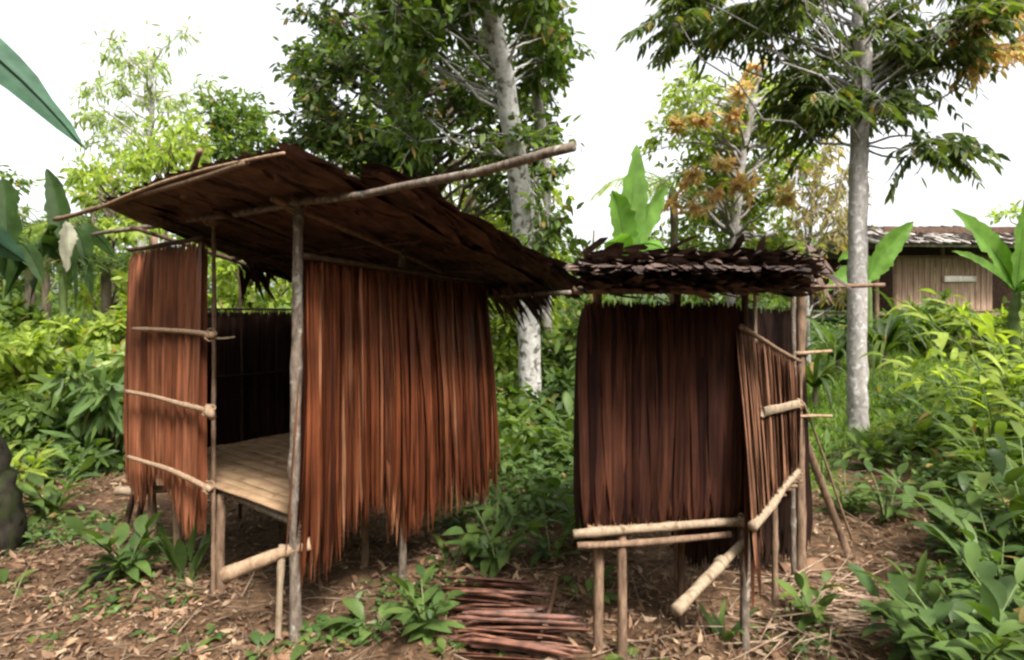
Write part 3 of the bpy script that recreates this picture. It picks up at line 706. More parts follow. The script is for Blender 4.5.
def clump(poly, n, r, rs, young=0.0, dmin=None):
    """n cluster centres in boxes given as (x0, x1, y0, y1, d0, d1, weight)."""
    w = np.array([b[6] for b in poly], float); w /= w.sum(); out = []
    for _ in range(n):
        b = poly[rs.choice(len(poly), p=w)]
        out.append((P(b[0] + (b[1] - b[0]) * rs.rand(), b[2] + (b[3] - b[2]) * rs.rand(), b[4] + (b[5] - b[4]) * rs.rand()), r * (0.7 + 0.6 * rs.rand()), rs.rand() < young))
    return out


def gp(px, d):
    p = P(px, HZ, d); p[2] = float(gz(p[0], p[1])) - 0.05; return p


# white-barked leaning tree behind the open hut
rs = RS(401)
cl = clump([(395, 505, -90, 60, 7.0, 9.5, 3), (440, 548, -120, 10, 6.6, 8.5, 3), (520, 550, 0, 150, 7.5, 9.5, 1.6), (400, 470, 60, 160, 8, 9.5, 1.5), (525, 548, 140, 250, 8.2, 9.5, 0.7), (330, 420, -120, 0, 7, 9, 1)], 64, 0.55, rs)
tree('white_barked_tree', 'tall leaning tree with blotchy white bark rising behind the open hut', [gp(531, 9.0), P(529, 330, 8.9), P(523, 210, 8.5), P(507, 95, 7.9), P(489, 0, 7.4), P(470, -110, 7.0)],
     [0.17, 0.16, 0.15, 0.13, 0.11, 0.07], cl, M['leaf_mid'], 0.16, 0.07, 15, 9, M['white_bark'], 402, limb_r=0.022, limb_from=0.45)
# second stem beside it
cl = clump([(528, 552, -100, 60, 8.6, 10.5, 1), (515, 550, 60, 200, 8.8, 10.5, 1)], 18, 0.5, rs)
tree('slender_tree', 'slender grey tree crossing behind the leaning white trunk', [gp(546, 10.5), P(546, 300, 10.4), P(547, 190, 10), P(540, 110, 9.6), P(524, 40, 9.2), P(526, -60, 9)], [0.10, 0.09, 0.08, 0.07, 0.06], cl, M['leaf_dark'], 0.15, 0.06, 10, 9, M['grey_bark'], 403, limb_from=0.4)
# big dark tree over the hut roof
cl = clump([(315, 470, -110, 60, 9.5, 13, 3), (300, 420, 20, 150, 9.5, 13, 3), (400, 500, 60, 170, 10, 13, 2), (296, 340, 70, 130, 10, 12, 0.7), (330, 400, 130, 175, 10, 12, 0.8), (480, 548, 100, 230, 11, 13, 1.4), (440, 550, -100, 60, 10.5, 13, 2)], 150, 0.6, rs)
tree('broad_dark_tree', 'large dense dark green tree overhanging the roof of the open hut', [gp(432, 11.8), P(430, 280, 11.8), P(424, 190, 11.7), P(412, 90, 11.4), P(392, -30, 11)], [0.22, 0.19, 0.17, 0.12, 0.07], cl, M['leaf_dark'], 0.17, 0.075, 12, 10, M['brown_bark'], 404, limb_r=0.07, limb_from=0.35)
# lighter understory behind
for k, (px, d, boxes, n, lab) in enumerate([
    (455, 15.5, [(400, 510, 140, 290, 14, 17, 1)], 34, 'yellow-green young tree filling the gap between the open hut roof and leaning trunk'),
    (350, 17.0, [(300, 400, 145, 260, 16, 18.5, 1), (330, 420, 120, 190, 16, 18, .6)], 26, 'pale yellow-green young tree showing just above the open hut roof peak'),
    (520, 14.0, [(490, 552, 170, 400, 12.5, 15, 1)], 34, 'light green bushy tree behind the lower leaning white trunk'),
    (590, 19.0, [(560, 640, 262, 400, 17, 21, 1)], 24, 'green bushy tree in the gap between the two huts')]):
    cl = clump(boxes, n, 0.75, rs)
    tree('young_tree', lab, [gp(px, d), P(px, 300, d), P(px + 4, 230, d)], [0.07, 0.05, 0.03], cl, M['leaf_bright' if k != 3 else 'leaf_mid'], 0.20, 0.085, 10, 9, M['brown_bark'], 410 + k, 'tree', 'young trees behind the huts', twigs=False, limb_from=0.2)
# airy pale tree, left
cl = clump([(88, 130, 75, 165, 18, 21, 2), (110, 190, 30, 100, 18.5, 21.5, 2), (150, 195, 60, 150, 18, 21, 1.6), (95, 175, 120, 190, 18, 21, 1.4)], 40, 0.75, rs)
tree('feathery_tree', 'tall airy pale tree with see-through crown behind the open hut, left of its roof', [gp(140, 20), P(142, 240, 20), P(150, 160, 20), P(153, 100, 20), P(146, 40, 20)], [0.16, 0.13, 0.10, 0.07, 0.03], cl, M['leaf_pale'], 0.26, 0.065, 9, 7, M['grey_bark'], 420, droop=0.8, limb_from=0.3)
# round tree
cl = clump([(205, 252, 104, 165, 24, 27, 1), (192, 262, 130, 200, 24, 27, .8)], 34, 0.95, rs)
tree('round_tree', 'compact round-topped tree beyond the left slope of the open hut roof', [gp(228, 25.5), P(228, 230, 25.5), P(228, 130, 25.5)], [0.25, 0.18, 0.06], cl, M['leaf_mid'], 0.28, 0.13, 12, 10, M['brown_bark'], 421, twigs=False, limb_from=0.4)
for k, (px, d, boxes, n, L_, lab) in enumerate([
    (165, 14, [(140, 200, 128, 200, 13, 15, 1)], 20, 0.2, 'light green leafy sapling rising directly behind the left end of the open hut roof'),
    (112, 13.5, [(84, 130, 150, 300, 12.5, 15, 1)], 26, 0.2, 'light green tree left of the open hut above the sunlit shrubs'),
    (10, 16, [(-40, 30, 165, 300, 14.5, 17, 1)], 26, 0.2, 'bushy green tree at the far left behind the dark banana plants')]):
    cl = clump(boxes, n, 0.62, rs)
    tree('leafy_sapling', lab, [gp(px, d), P(px, 290, d), P(px + 2, 190, d)], [0.07, 0.05, 0.02], cl, M['leaf_bright' if k < 2 else 'leaf_mid'], L_, 0.075, 9, 8, M['brown_bark'], 430 + k, 'tree', 'light green saplings behind the open hut', twigs=False, droop=0.6, limb_from=0.2)
# tree behind the hut, seen through the doorway and beneath the roof
cl = clump([(200, 300, 225, 330, 8.5, 10.5, 1)], 24, 0.5, rs)
tree('leafy_shrub', 'bright leafy shrub glimpsed through the open hut above its side wall', [gp(250, 9.5), P(250, 330, 9.5), P(250, 270, 9.5)], [0.04, 0.03, 0.02], cl, M['leaf_bright'], 0.15, 0.07, 10, 9, M['brown_bark'], 440, 'shrub', twigs=False, limb_from=0.1)

# right: grey-trunk tree with drooping leaves
rs = RS(450)
cl = clump([(660, 740, -60, 10, 6.6, 8.6, 1.4), (740, 830, -70, 15, 6.4, 8.4, 2.2), (880, 1000, -80, 20, 6.6, 8.6, 2.6), (800, 848, 40, 130, 7, 8.4, 1.8), (868, 915, 20, 120, 7, 8.4, 1.8), (930, 980, 0, 70, 7, 8.2, 1), (670, 800, 0, 50, 7, 8.6, 1.8)], 80, 0.52, rs)
cl += [(P(x, y, d), 0.45, True) for x, y, d in [(985, 58, 7.4), (1000, 20, 7.5), (965, 25, 7.2), (1005, 45, 7.8)]]
cl += [(P(x, y, d), 0.42, False) for x, y, d in [(915, 150, 7.2), (945, 152, 7.1), (928, 140, 7.3)]]
tree('grey_trunk_tree', 'straight slim tree with smooth grey trunk and drooping compound leaves above the grassy slope', [gp(858, 7.6), P(857, 380, 7.6), P(858, 260, 7.6), P(859, 150, 7.6), P(864, 60, 7.5), P(858, 0, 7.5), P(850, -90, 7.4)], [0.12, 0.112, 0.108, 0.105, 0.10, 0.08, 0.05], cl, M['leaf_olive'], 0.16, 0.046, 9, 8, M['grey_bark'], 451, extra=M['leaf_orange'], limb_r=0.017, hang=True, limb_from=0.5)
# orange-flushed tree
cl = clump([(685, 800, 75, 180, 10, 11.8, 3), (660, 720, 90, 150, 10, 11.5, 1), (690, 790, 170, 250, 10, 11.5, 2)], 84, 0.5, rs)
cl += [(P(x, y, d), 0.17, True) for x, y, d in [(745, 92, 9.6), (690, 178, 9.4), (724, 165, 9.3), (732, 190, 9.2), (714, 195, 9.3), (682, 128, 9.8), (782, 196, 9.5), (700, 208, 9.2), (735, 118, 9.7), (757, 70, 10), (672, 205, 9.4), (748, 185, 9.3), (700, 120, 9.6)]]
tree('orange_flushed_tree', 'loose tree with clusters of orange young leaves behind the dark hut roof', [gp(728, 10.3), P(732, 260, 10.3), P(742, 160, 10.2), P(752, 100, 10.1), P(762, 70, 10)], [0.09, 0.07, 0.06, 0.05, 0.03], cl, M['leaf_bright'], 0.15, 0.06, 9, 8, M['grey_bark'], 452, extra=M['leaf_orange'], limb_from=0.3, droop=0.5)
cl = clump([(785, 848, 140, 300, 11.5, 14, 2), (760, 830, 190, 300, 11.5, 14, 1)], 34, 0.6, rs)
tree('olive_tree', 'thin straw-coloured olive tree between the dark hut roof and the smooth grey trunk', [gp(808, 12.6), P(806, 280, 12.6), P(815, 180, 12.6)], [0.06, 0.05, 0.02], cl, M['leaf_yellow'], 0.19, 0.05, 8, 7, M['grey_bark'], 453, limb_from=0.2, droop=0.8)
cl = clump([(690, 790, 215, 320, 13, 16, 1), (620, 700, 235, 330, 14, 17, .7)], 34, 0.75, rs)
tree('young_tree', 'green bushy tree low behind the shaggy eave of the dark hut', [gp(730, 14.5), P(730, 290, 14.5), P(732, 240, 14.5)], [0.06, 0.05, 0.02], cl, M['leaf_mid'], 0.2, 0.08, 9, 8, M['brown_bark'], 454, 'tree', 'young trees behind the huts', twigs=False, limb_from=0.2)
cl = clump([(1000, 1060, 215, 300, 22, 26, 1)], 16, 0.9, rs)
tree('distant_tree', 'hazy round tree beyond the right end of the stilt house', [gp(1030, 24), P(1030, 250, 24), P(1030, 225, 24)], [0.15, 0.1, 0.05], cl, M['leaf_pale'], 0.28, 0.12, 10, 9, M['brown_bark'], 455, twigs=False, limb_from=0.2)
# mossy trunk at the far left edge
rs = RS(460); b0 = G(-6, 552)
cl = [(P(-330 + 120 * rs.rand(), -330 + 200 * rs.rand(), 3.6 + 1.4 * rs.rand()), 0.6) for _ in range(16)]
tree('mossy_tree', 'dark mossy tree trunk cut by the left edge of the photo, beside the dirt', [b0 - UP * .1, P(-8, 500, b0[1]), P(-26, 440, b0[1]), P(-80, 300, b0[1] - .1), P(-170, 0, b0[1] - .2), P(-270, -220, b0[1] - .1)], [0.21, 0.165, 0.145, 0.13, 0.11, 0.08], cl, M['leaf_mid'], 0.16, 0.07, 10, 8, M['moss_bark'], 461, limb_from=0.7)


# ------------------------------------------------------------------ far wood: one mass
def far_wood():
    rs = RS(470); lm = MB()
    for _ in range(900):
        px = -500 + 2000 * rs.rand(); d = 26 + 22 * rs.rand()
        top = np.interp(px, [-500, 0, 60, 130, 300, 420, 560, 600, 650, 840, 870, 1024, 1500], [190, 205, 215, 190, 190, 170, 250, 268, 250, 255, 262, 255, 230])
        y = top + (360 - top) * rs.rand() ** 1.2
        sprays(lm, None, P(px, y, d), 1.3, 7, 7, 0.5, 0.24, rs, 0.4)
    # the wood closes round the clearing behind the viewer as well
    for _ in range(700):
        az = math.radians(75 + 210 * rs.rand()); d = 9 + 9 * rs.rand(); z = 7.0 * rs.rand() ** 0.9
        sprays(lm, None, np.array([math.sin(az) * d, math.cos(az) * d + 3, z]), 1.3, 7, 7, 0.5, 0.26, rs, 0.4)
    o = lm.build('forest', M['leaf_mid'], smooth=False); o['kind'] = 'stuff'


far_wood()


# ------------------------------------------------------------------ smaller plants
def stem_plant(name, base, h, nst, per, L, Wd, mat, seed, label, cat='plant', group=None, lean=0.35, start=0.25, K=4, droop=0.35, spread=0.06):
    """Upright stems with alternate blades (ginger-like)."""
    rs = RS(seed); base = np.asarray(base, float); root = thing(name, base, label, cat, group)
    sm = MB(); lm = MB()
    for i in range(nst):
        az = 6.283 * (i + rs.rand()) / nst; ln = h * (0.65 + 0.45 * rs.rand()); out = np.array([math.cos(az), math.sin(az), 0]) 
        le = lean * (0.4 + 0.9 * rs.rand())
        p0 = base + out * spread * rs.rand() - UP * 0.03
        t = np.linspace(0, 1, 7)[:, None]; pts = p0 + UP * ln * t * (1 - 0.12 * t) + out * (le * ln) * t ** 1.8
        sm.tube(pts, [0.007 + 0.004 * h, 0.003], 5, 0, 0, False)
        tl = np.linspace(start, 1.0, per); q = np.array([np.interp(tl, t[:, 0], pts[:, k]) for k in range(3)]).T
        s = nz(np.cross(out, UP) + rs.randn(3) * 0.3); sg = np.where(np.arange(per) % 2 == 0, 1, -1)[:, None]
        D = s * sg * 0.75 + UP * (0.55 - 0.1 * rs.rand(per))[:, None] + out * 0.35 + rs.randn(per, 3) * 0.16
        D[-1] = nz(pts[-1] - pts[-2]) + rs.randn(3) * 0.1
        lm.leaves(q, D, UP + s * sg * -0.25 + rs.randn(per, 3) * 0.2, L * (0.65 + 0.5 * rs.rand(per)), Wd * (0.8 + 0.4 * rs.rand(per)), droop * (0.5 + rs.rand(per)), 0.10, K, True, prof_leaf, 0.02, 0, rs)
    sm.build('stem', M['stem'], root); lm.build('foliage', mat, root)
    return root


def rosette(name, base, n, L, Wd, mat, seed, label, cat='plant', group=None, rise=1.0, droop=0.55, prof=prof_leaf, K=6, stalk=0.35, jit=0.3):
    """Leaves on stalks out of one crown."""
    rs = RS(seed); base = np.asarray(base, float); root = thing(name, base, label, cat, group)
    sm = MB(); lm = MB(); az = 6.283 * (np.arange(n) + rs.rand(n)) / n * 2.4
    out = np.stack([np.cos(az), np.sin(az), np.zeros(n)], 1)
    el = rise * (0.5 + 0.9 * rs.rand(n)); D = nz(out + UP * el[:, None])
    Lv = L * (1 - jit + 2 * jit * rs.rand(n))
    p = base + out * 0.02 - UP * 0.02
    if stalk:
        q = p + D * (Lv * stalk)[:, None]
        for i in range(n): sm.tube([p[i], q[i]], [0.006, 0.004], 4, 0, 0, False)
        sm.build('stalk', M['stem'], root)
        p = q
    lm.leaves(p, D, UP + rs.randn(n, 3) * 0.15, Lv, Wd * (0.75 + 0.5 * rs.rand(n)), droop * (0.6 + 0.8 * rs.rand(n)), 0.12, K, True, prof, 0.015, 0, rs)
    lm.build('foliage', mat, root)
    return root


GL = 'leafy plants on the dirt around the open hut'
GR = 'leafy plants on the bank beside the dark hut'
gnd = M['leaf_ground']
stem_plant('leafy_plant', G(128, 578), 0.40, 6, 7, 0.24, 0.075, gnd, 501, 'large broad-leaved clump on the dirt before the lower left corner of the open hut', 'plant', GL, 0.6, 0.15)
rosette('leafy_plant', G(187, 582), 13, 0.32, 0.055, gnd, 502, 'spiky upright green plant under the hem of the left wall panel', 'plant', GL, 2.4, 0.3)
rosette('leafy_plant', G(168, 560), 9, 0.25, 0.05, gnd, 503, 'short plant between the broad clump and the spiky one under the hut', 'plant', GL, 1.8, 0.4)
stem_plant('leafy_plant', G(50, 520), 0.42, 7, 7, 0.28, 0.075, M['leaf_mid'], 504, 'sunlit tall-leaved clump beside the mossy trunk', 'plant', GL, 0.55, 0.2)
stem_plant('leafy_plant', G(22, 490), 0.45, 6, 7, 0.28, 0.07, M['leaf_bright'], 505, 'yellow-green clump behind the mossy trunk', 'plant', GL, 0.55, 0.2)
stem_plant('leafy_plant', G(88, 478), 0.35, 5, 6, 0.25, 0.07, gnd, 506, 'low clump in the shade between the sunlit clump and the hut', 'plant', GL, 0.6, 0.2)
rosette('seedling', G(97, 612), 7, 0.10, 0.045, gnd, 507, 'tiny seedling on bare dirt below the broad-leaved clump', 'plant', GL, 0.9)
rosette('seedling', G(64, 600), 6, 0.09, 0.035, gnd, 508, 'tiny seedling on bare dirt left of the broad-leaved clump', 'plant', GL, 0.9)
rosette('seedling', G(38, 645), 7, 0.09, 0.045, M['leaf_mid'], 509, 'small seedling at the bottom left corner of the dirt', 'plant', GL, 0.8)
rosette('seedling', G(4, 590), 8, 0.13, 0.05, M['leaf_mid'], 510, 'seedling just below the mossy trunk at the left edge', 'plant', GL, 0.8)
rosette('seedling', G(160, 632), 7, 0.09, 0.03, gnd, 511, 'small seedling in the dirt below the spiky plant', 'plant', GL, 0.8)
rosette('seedling', G(203, 640), 8, 0.10, 0.04, gnd, 512, 'seedling with rounded leaves near the foot of the doorway', 'plant', GL, 0.8)
rosette('seedling', G(262, 652), 9, 0.11, 0.05, gnd, 513, 'seedling beside the foot of the corner post', 'plant', GL, 0.9)
rosette('seedling', G(186, 656), 7, 0.10, 0.045, M['leaf_mid'], 514, 'bright seedling at the bottom edge of the photo under the doorway', 'plant', GL, 0.7)
rosette('leafy_plant', G(318, 642), 9, 0.17, 0.055, gnd, 515, 'leafy plant growing against the base of the corner post', 'plant', GL, 1.0)
rosette('leafy_plant', G(372, 632), 10, 0.20, 0.06, gnd, 516, 'broad green plant below the longest point of the red thatch hem', 'plant', GL, 1.1)
stem_plant('leafy_plant', G(425, 630), 0.26, 5, 6, 0.20, 0.062, gnd, 517, 'glossy leafy plant beneath the middle post left of the leaf pile', 'plant', GL, 0.7, 0.2)
rosette('leafy_plant', G(448, 566), 9, 0.22, 0.05, M['leaf_dark'], 518, 'dark plant in the shade under the far end of the red thatch', 'plant', GL, 1.4)
stem_plant('leafy_plant', G(497, 566), 0.42, 6, 7, 0.26, 0.07, gnd, 519, 'tall leafy clump behind the pile of dried palm leaves', 'plant', GL, 0.55, 0.15)
rosette('leafy_plant', G(548, 505), 14, 0.65, 0.085, gnd, 520, 'plant with long arching blades below the white trunk', 'plant', GL, 1.6, 0.7, prof_strap, 7, 0)
stem_plant('leafy_plant', G(512, 478), 0.42, 6, 8, 0.28, 0.09, M['leaf_mid'], 521, 'leafy clump between the red thatch wall and the foot of the white trunk', 'plant', GL, 0.5, 0.15)
stem_plant('leafy_plant', G(552, 560), 0.30, 5, 6, 0.22, 0.06, gnd, 522, 'leafy plant right of the dried leaf pile near the gap between the huts', 'plant', GL, 0.6, 0.15)
stem_plant('leafy_plant', G(590, 540), 0.5, 6, 8, 0.28, 0.08, gnd, 523, 'clump standing midway between the two huts', 'plant', GL, 0.5, 0.15)
rosette('leafy_plant', G(585, 600), 10, 0.22, 0.055, M['leaf_mid'], 524, 'low plant between the leaf pile and the floor posts of the dark hut', 'plant', GL, 1.0)
stem_plant('leafy_plant', G(572, 480), 0.7, 8, 8, 0.36, 0.095, M['leaf_mid'], 525, 'tall clump standing in the gap behind the two huts', 'plant', GL, 0.5, 0.15)
stem_plant('leafy_plant', G(600, 455), 0.9, 8, 8, 0.4, 0.1, gnd, 526, 'tall dark clump at the back of the gap between the huts', 'plant', GL, 0.45, 0.15)
rosette('seedling', G(450, 655), 6, 0.10, 0.06, M['leaf_mid'], 527, 'bright seedling in front of the dried leaf pile', 'plant', GL, 1.4)
rosette('seedling', G(512, 655), 6, 0.09, 0.045, M['leaf_mid'], 528, 'small seedling sprouting at the front edge of the leaf pile', 'plant', GL, 1.2)
# right part
rosette('seedling', G(638, 664), 7, 0.13, 0.06, M['leaf_mid'], 530, 'bright seedling at the foot of the left floor post of the dark hut', 'plant', GR, 0.9)
rosette('leafy_plant', G(722, 640), 9, 0.30, 0.03, gnd, 531, 'thin-bladed plant in the shadow under the dark hut floor', 'plant', GR, 2.0, 0.4, prof_strap, 6, 0)
stem_plant('leafy_plant', G(812, 628), 0.26, 4, 6, 0.17, 0.05, M['leaf_mid'], 532, 'bright upright sprout among twigs right of the dark hut', 'plant', GR, 0.4, 0.2)
rosette('seedling', G(815, 658), 8, 0.13, 0.045, gnd, 533, 'low seedling at the bottom edge below the upright sprout', 'plant', GR, 0.8)
stem_plant('leafy_plant', G(846, 515), 0.36, 6, 7, 0.24, 0.06, M['leaf_mid'], 534, 'weed clump on the dirt right of the leaning plank', 'plant', GR, 0.6, 0.15)
stem_plant('leafy_plant', G(886, 520), 0.40, 5, 7, 0.26, 0.065, gnd, 535, 'weed clump on the dirt below the grey-trunked tree, right of the plank weeds', 'plant', GR, 0.6, 0.15)
stem_plant('leafy_plant', G(870, 470), 0.40, 6, 7, 0.28, 0.065, M['leaf_mid'], 536, 'green weeds at the foot of the smooth grey trunk', 'plant', GR, 0.6, 0.15)
stem_plant('leafy_plant', G(903, 452), 0.45, 6, 7, 0.3, 0.07, M['leaf_bright'], 537, 'light green weeds right of the smooth grey trunk', 'plant', GR, 0.6, 0.15)
stem_plant('leafy_plant', G(822, 480), 0.35, 5, 6, 0.25, 0.06, gnd, 538, 'low weeds between the leaning plank and the smooth grey trunk', 'plant', GR, 0.6, 0.15)
stem_plant('broadleaf_plant', G(925, 668), 0.34, 6, 7, 0.26, 0.07, gnd, 540, 'leafy foreground plant nearest the dirt path at the bottom right', 'plant', GR, 0.6, 0.15, 6)
stem_plant('broadleaf_plant', G(972, 700), 0.46, 7, 8, 0.25, 0.07, gnd, 541, 'large glossy foreground plant at the bottom right, middle of the bank front', 'plant', GR, 0.5, 0.2, 6)
stem_plant('broadleaf_plant', G(1020, 690), 0.55, 7, 8, 0.27, 0.07, gnd, 542, 'tall glossy foreground plant cut by the bottom right corner', 'plant', GR, 0.5, 0.2, 6)
stem_plant('broadleaf_plant', G(1000, 610), 0.55, 8, 9, 0.28, 0.075, gnd, 543, 'dark leafy plant behind the large glossy foreground plant', 'plant', GR, 0.5, 0.15, 5)
stem_plant('broadleaf_plant', G(1030, 570), 0.75, 8, 9, 0.32, 0.08, M['leaf_dark'], 544, 'dark tall plant at the right edge above the corner plant', 'plant', GR, 0.45, 0.15, 5)
stem_plant('broadleaf_plant', G(966, 560), 0.50, 7, 8, 0.28, 0.065, gnd, 545, 'leafy plant spilling onto the dirt halfway up the bank', 'plant', GR, 0.6, 0.15, 5)
stem_plant('broadleaf_plant', G(990, 500), 0.75, 9, 9, 0.36, 0.075, M['leaf_mid'], 546, 'bushy plant in the middle of the bank under the yellow-green blades', 'plant', GR, 0.55, 0.1, 5)
rosette('strap_leaf_shrub', G(948, 478), 34, 0.62, 0.05, M['leaf_mid'], 547, 'arching narrow-leaved shrub at the top of the dirt path', 'shrub', 'narrow-leaved shrubs on the bank', 1.3, 0.9, prof_strap, 7, 0)
stem_plant('strap_leaf_shrub', G(1000, 462), 1.15, 12, 11, 0.42, 0.06, M['leaf_bright'], 548, 'bright yellow-green bush of long blades on the bank at the right edge', 'shrub', 'narrow-leaved shrubs on the bank', 0.5, 0.1, 5, 0.6, 0.25)
stem_plant('strap_leaf_shrub', G(962, 440), 1.0, 11, 11, 0.42, 0.06, M['leaf_bright'], 549, 'bright green bush of narrow blades left of the largest yellow-green bush', 'shrub', 'narrow-leaved shrubs on the bank', 0.55, 0.1, 5, 0.6, 0.25)
stem_plant('strap_leaf_shrub', G(1035, 440), 1.5, 12, 12, 0.45, 0.07, M['leaf_bright'], 550, 'tall yellow-green bush cut by the right edge below the big banana leaf', 'shrub', 'narrow-leaved shrubs on the bank', 0.5, 0.1, 5, 0.6, 0.25)
stem_plant('strap_leaf_shrub', G(925, 405), 0.5, 8, 8, 0.36, 0.06, M['leaf_mid'], 551, 'small green bush in front of the clay under the stilt house', 'shrub', 'narrow-leaved shrubs on the bank', 0.6, 0.1, 5, 0.6, 0.25)
GP = 'spiky dark plants below the stilt house'
for k, (px, d, n, L_, lab) in enumerate([(815, 9.5, 26, 1.15, 'dark spiky plant left of the smooth grey trunk, behind the hut corner'), (838, 11.5, 26, 1.5, 'dark spiky plant directly behind the smooth grey trunk'),
                                     (884, 11.0, 30, 1.5, 'spiky dark plant with upright blades right of the smooth grey trunk'), (908, 12.5, 30, 1.6, 'spiky dark plant in front of the left end of the stilt house'),
                                     (935, 12.0, 24, 1.4, 'spiky dark plant in front of the middle of the stilt house')]):
    p = gp(px, d); p[2] += 0.35
    r = rosette('spiky_plant', p, int(n * 1.5), L_ * 1.2, 0.095, M['leaf_dark' if k % 2 == 0 else 'leaf_ground'], 560 + k, lab, 'plant', GP, 1.9, 0.8, prof_strap, 7, 0)
    mb = MB(); mb.pole(p - UP * 0.45, p + UP * 0.05, 0.05, 0.04, 7, 4, 0.01, k); mb.build('trunk', M['brown_bark'], r)


# sunlit shrubs left of the open hut
def shrub(name, base, rad, h, ncl, leaf, L, Wd, seed, label, group, nt=10, per=8, droop=0.4):
    rs = RS(seed); base = np.asarray(base, float); cl = []
    for _ in range(ncl):
        a = rs.rand() * 6.283; r = rad * math.sqrt(rs.rand()); z = h * (0.12 + 0.88 * rs.rand()) * (1 - 0.35 * (r / rad) ** 2)
        cl.append((base + np.array([math.cos(a) * r, math.sin(a) * r, z]), 0.26 * (0.8 + 0.5 * rs.rand()) * max(0.8, rad)))
    return tree(name, label, [base - UP * 0.05, base + UP * h * 0.35, base + UP * h * 0.6], [0.03, 0.022, 0.012], cl, leaf, L, Wd, nt, per, M['brown_bark'], seed + 1, 'shrub', group, droop, twigs=False, limb_r=0.02, limb_from=0.0, K=3)


GS = 'sunlit shrubs left of the open hut'
shrub('leafy_shrub', gp(18, 7.6), 0.85, 1.45, 34, M['leaf_bright'], 0.20, 0.065, 600, 'yellow-green shrub at the left edge behind the mossy trunk', GS)
shrub('leafy_shrub', gp(62, 8.6), 0.9, 1.55, 34, M['leaf_bright'], 0.18, 0.07, 602, 'tallest yellow-green shrub midway between the left edge and the hut', GS)
shrub('leafy_shrub', gp(104, 8.0), 0.75, 1.35, 30, M['leaf_pale'], 0.17, 0.07, 604, 'pale sunlit shrub closest to the left wall panel of the open hut', GS)
shrub('drooping_shrub', gp(105, 6.6), 0.55, 1.0, 16, M['leaf_ground'], 0.34, 0.075, 606, 'dark glossy shrub of long drooping leaves beside the left wall panel', GS, 8, 6, 0.9)
shrub('leafy_shrub', gp(48, 6.8), 0.6, 0.75, 22, M['leaf_mid'], 0.17, 0.06, 608, 'low mid-green shrub in front of the yellow-green ones at left', GS)
shrub('leafy_shrub', gp(130, 10.5), 0.9, 2.2, 34, M['leaf_bright'], 0.2, 0.08, 610, 'bright shrub partly hidden behind the upper left wall panel', GS)
shrub('leafy_shrub', gp(-30, 9.5), 1.0, 1.8, 30, M['leaf_mid'], 0.2, 0.08, 612, 'green shrub behind the mossy trunk, cut by the left edge', GS)
shrub('leafy_shrub', gp(948, 13.2), 1.0, 1.15, 28, M['leaf_mid'], 0.22, 0.07, 640, 'mid-green shrub just below the floor of the stilt house', None)
shrub('leafy_shrub', gp(985, 11.5), 0.8, 1.2, 26, M['leaf_bright'], 0.22, 0.06, 642, 'yellow-green shrub below the right end of the stilt house wall', None)
GB = 'shrubs behind the red thatch wall'
shrub('leafy_shrub', gp(492, 7.0), 0.45, 0.9, 20, M['leaf_mid'], 0.17, 0.06, 620, 'green shrub just behind the far end of the red thatch wall', GB)
shrub('leafy_shrub', gp(566, 8.0), 0.55, 0.8, 24, M['leaf_ground'], 0.2, 0.07, 622, 'darker shrub right of the white trunk', GB)
shrub('leafy_shrub', gp(500, 11.0), 1.0, 2.4, 34, M['leaf_bright'], 0.2, 0.08, 624, 'tall light green shrub behind the white trunk', GB)
shrub('leafy_shrub', gp(595, 9.5), 0.9, 1.5, 32, M['leaf_mid'], 0.2, 0.075, 626, 'green shrub filling the gap between the huts', GB)
shrub('leafy_shrub', gp(360, 8.5), 1.6, 1.6, 40, M['leaf_mid'], 0.2, 0.075, 628, 'green shrub behind the open hut, showing under its roof', GB)


# ------------------------------------------------------------------ bananas and palms
def banana_leaf(a, b, c, w, seed, wdir=None, blunt=0.72, fold=0.18, tear=0.10):
    """A long blade along the curve a-b-c with a rib, folded and a little torn."""
    rs = RS(seed); a, b, c = [np.asarray(x, float) for x in (a, b, c)]; n = 22
    t = np.linspace(0, 1, n)[:, None]; pts = (1 - t) ** 2 * a + 2 * t * (1 - t) * b + t ** 2 * c
    tan = nz(np.gradient(pts, axis=0)); wd = np.array([1, 0, 0.0]) if wdir is None else np.asarray(wdir, float)
    s = nz(wd - tan * np.sum(tan * wd, 1, keepdims=True)); nn = np.cross(s, tan)
    pr = np.clip(np.sin(np.pi * (0.04 + 0.96 * t[:, 0]) ** 0.9), 0, 1) ** blunt
    cols = []
    for q in (-1, -0.55, -0.06, 0.06, 0.55, 1):
        off = q * w * 0.5 * pr * (1 + (tear * rs.randn(n) if abs(q) == 1 else 0))
        cols.append(pts + s * off[:, None] + nn * (abs(q) * fold * w * pr + 0.02 * w * rs.randn(n) * abs(q))[:, None])
    V = np.stack(cols, 1).reshape(-1, 3); k = 6
    i = np.arange(n - 1)[:, None] * k; j = np.arange(k - 1)[None, :]
    mb = MB(); mb.raw(V, np.stack([i + j, i + j + 1, i + k + j + 1, i + k + j], -1).reshape(-1, 4))
    mb.tube(pts - nn * 0.004, [0.02, 0.004], 5, 0, 0, False)
    return mb


def banana(label, base, top, leaves, mat, seed, group='banana plants', r=0.09, dry=None):
    root = thing('banana_plant', base, label, 'banana plant', group)
    mb = MB(); mb.pole(np.asarray(base) - UP * 0.1, top, r, r * 0.6, 10, 8, 0.01, seed); mb.build('stem', M['stem'], root)
    for k, (b, c, w, wd) in enumerate(leaves):
        o = banana_leaf(top, b, c, w, seed + k, wd).build('leaf', mat, root)
    for k, (a, b, c, w, wd) in enumerate(dry or []):
        o = banana_leaf(a, b, c, w, seed + 40 + k, wd, 0.6, 0.3, 0.12).build('leaf', M['leaf_dry'], root); o['label'] = 'dead whitish leaf hanging down'
    return root


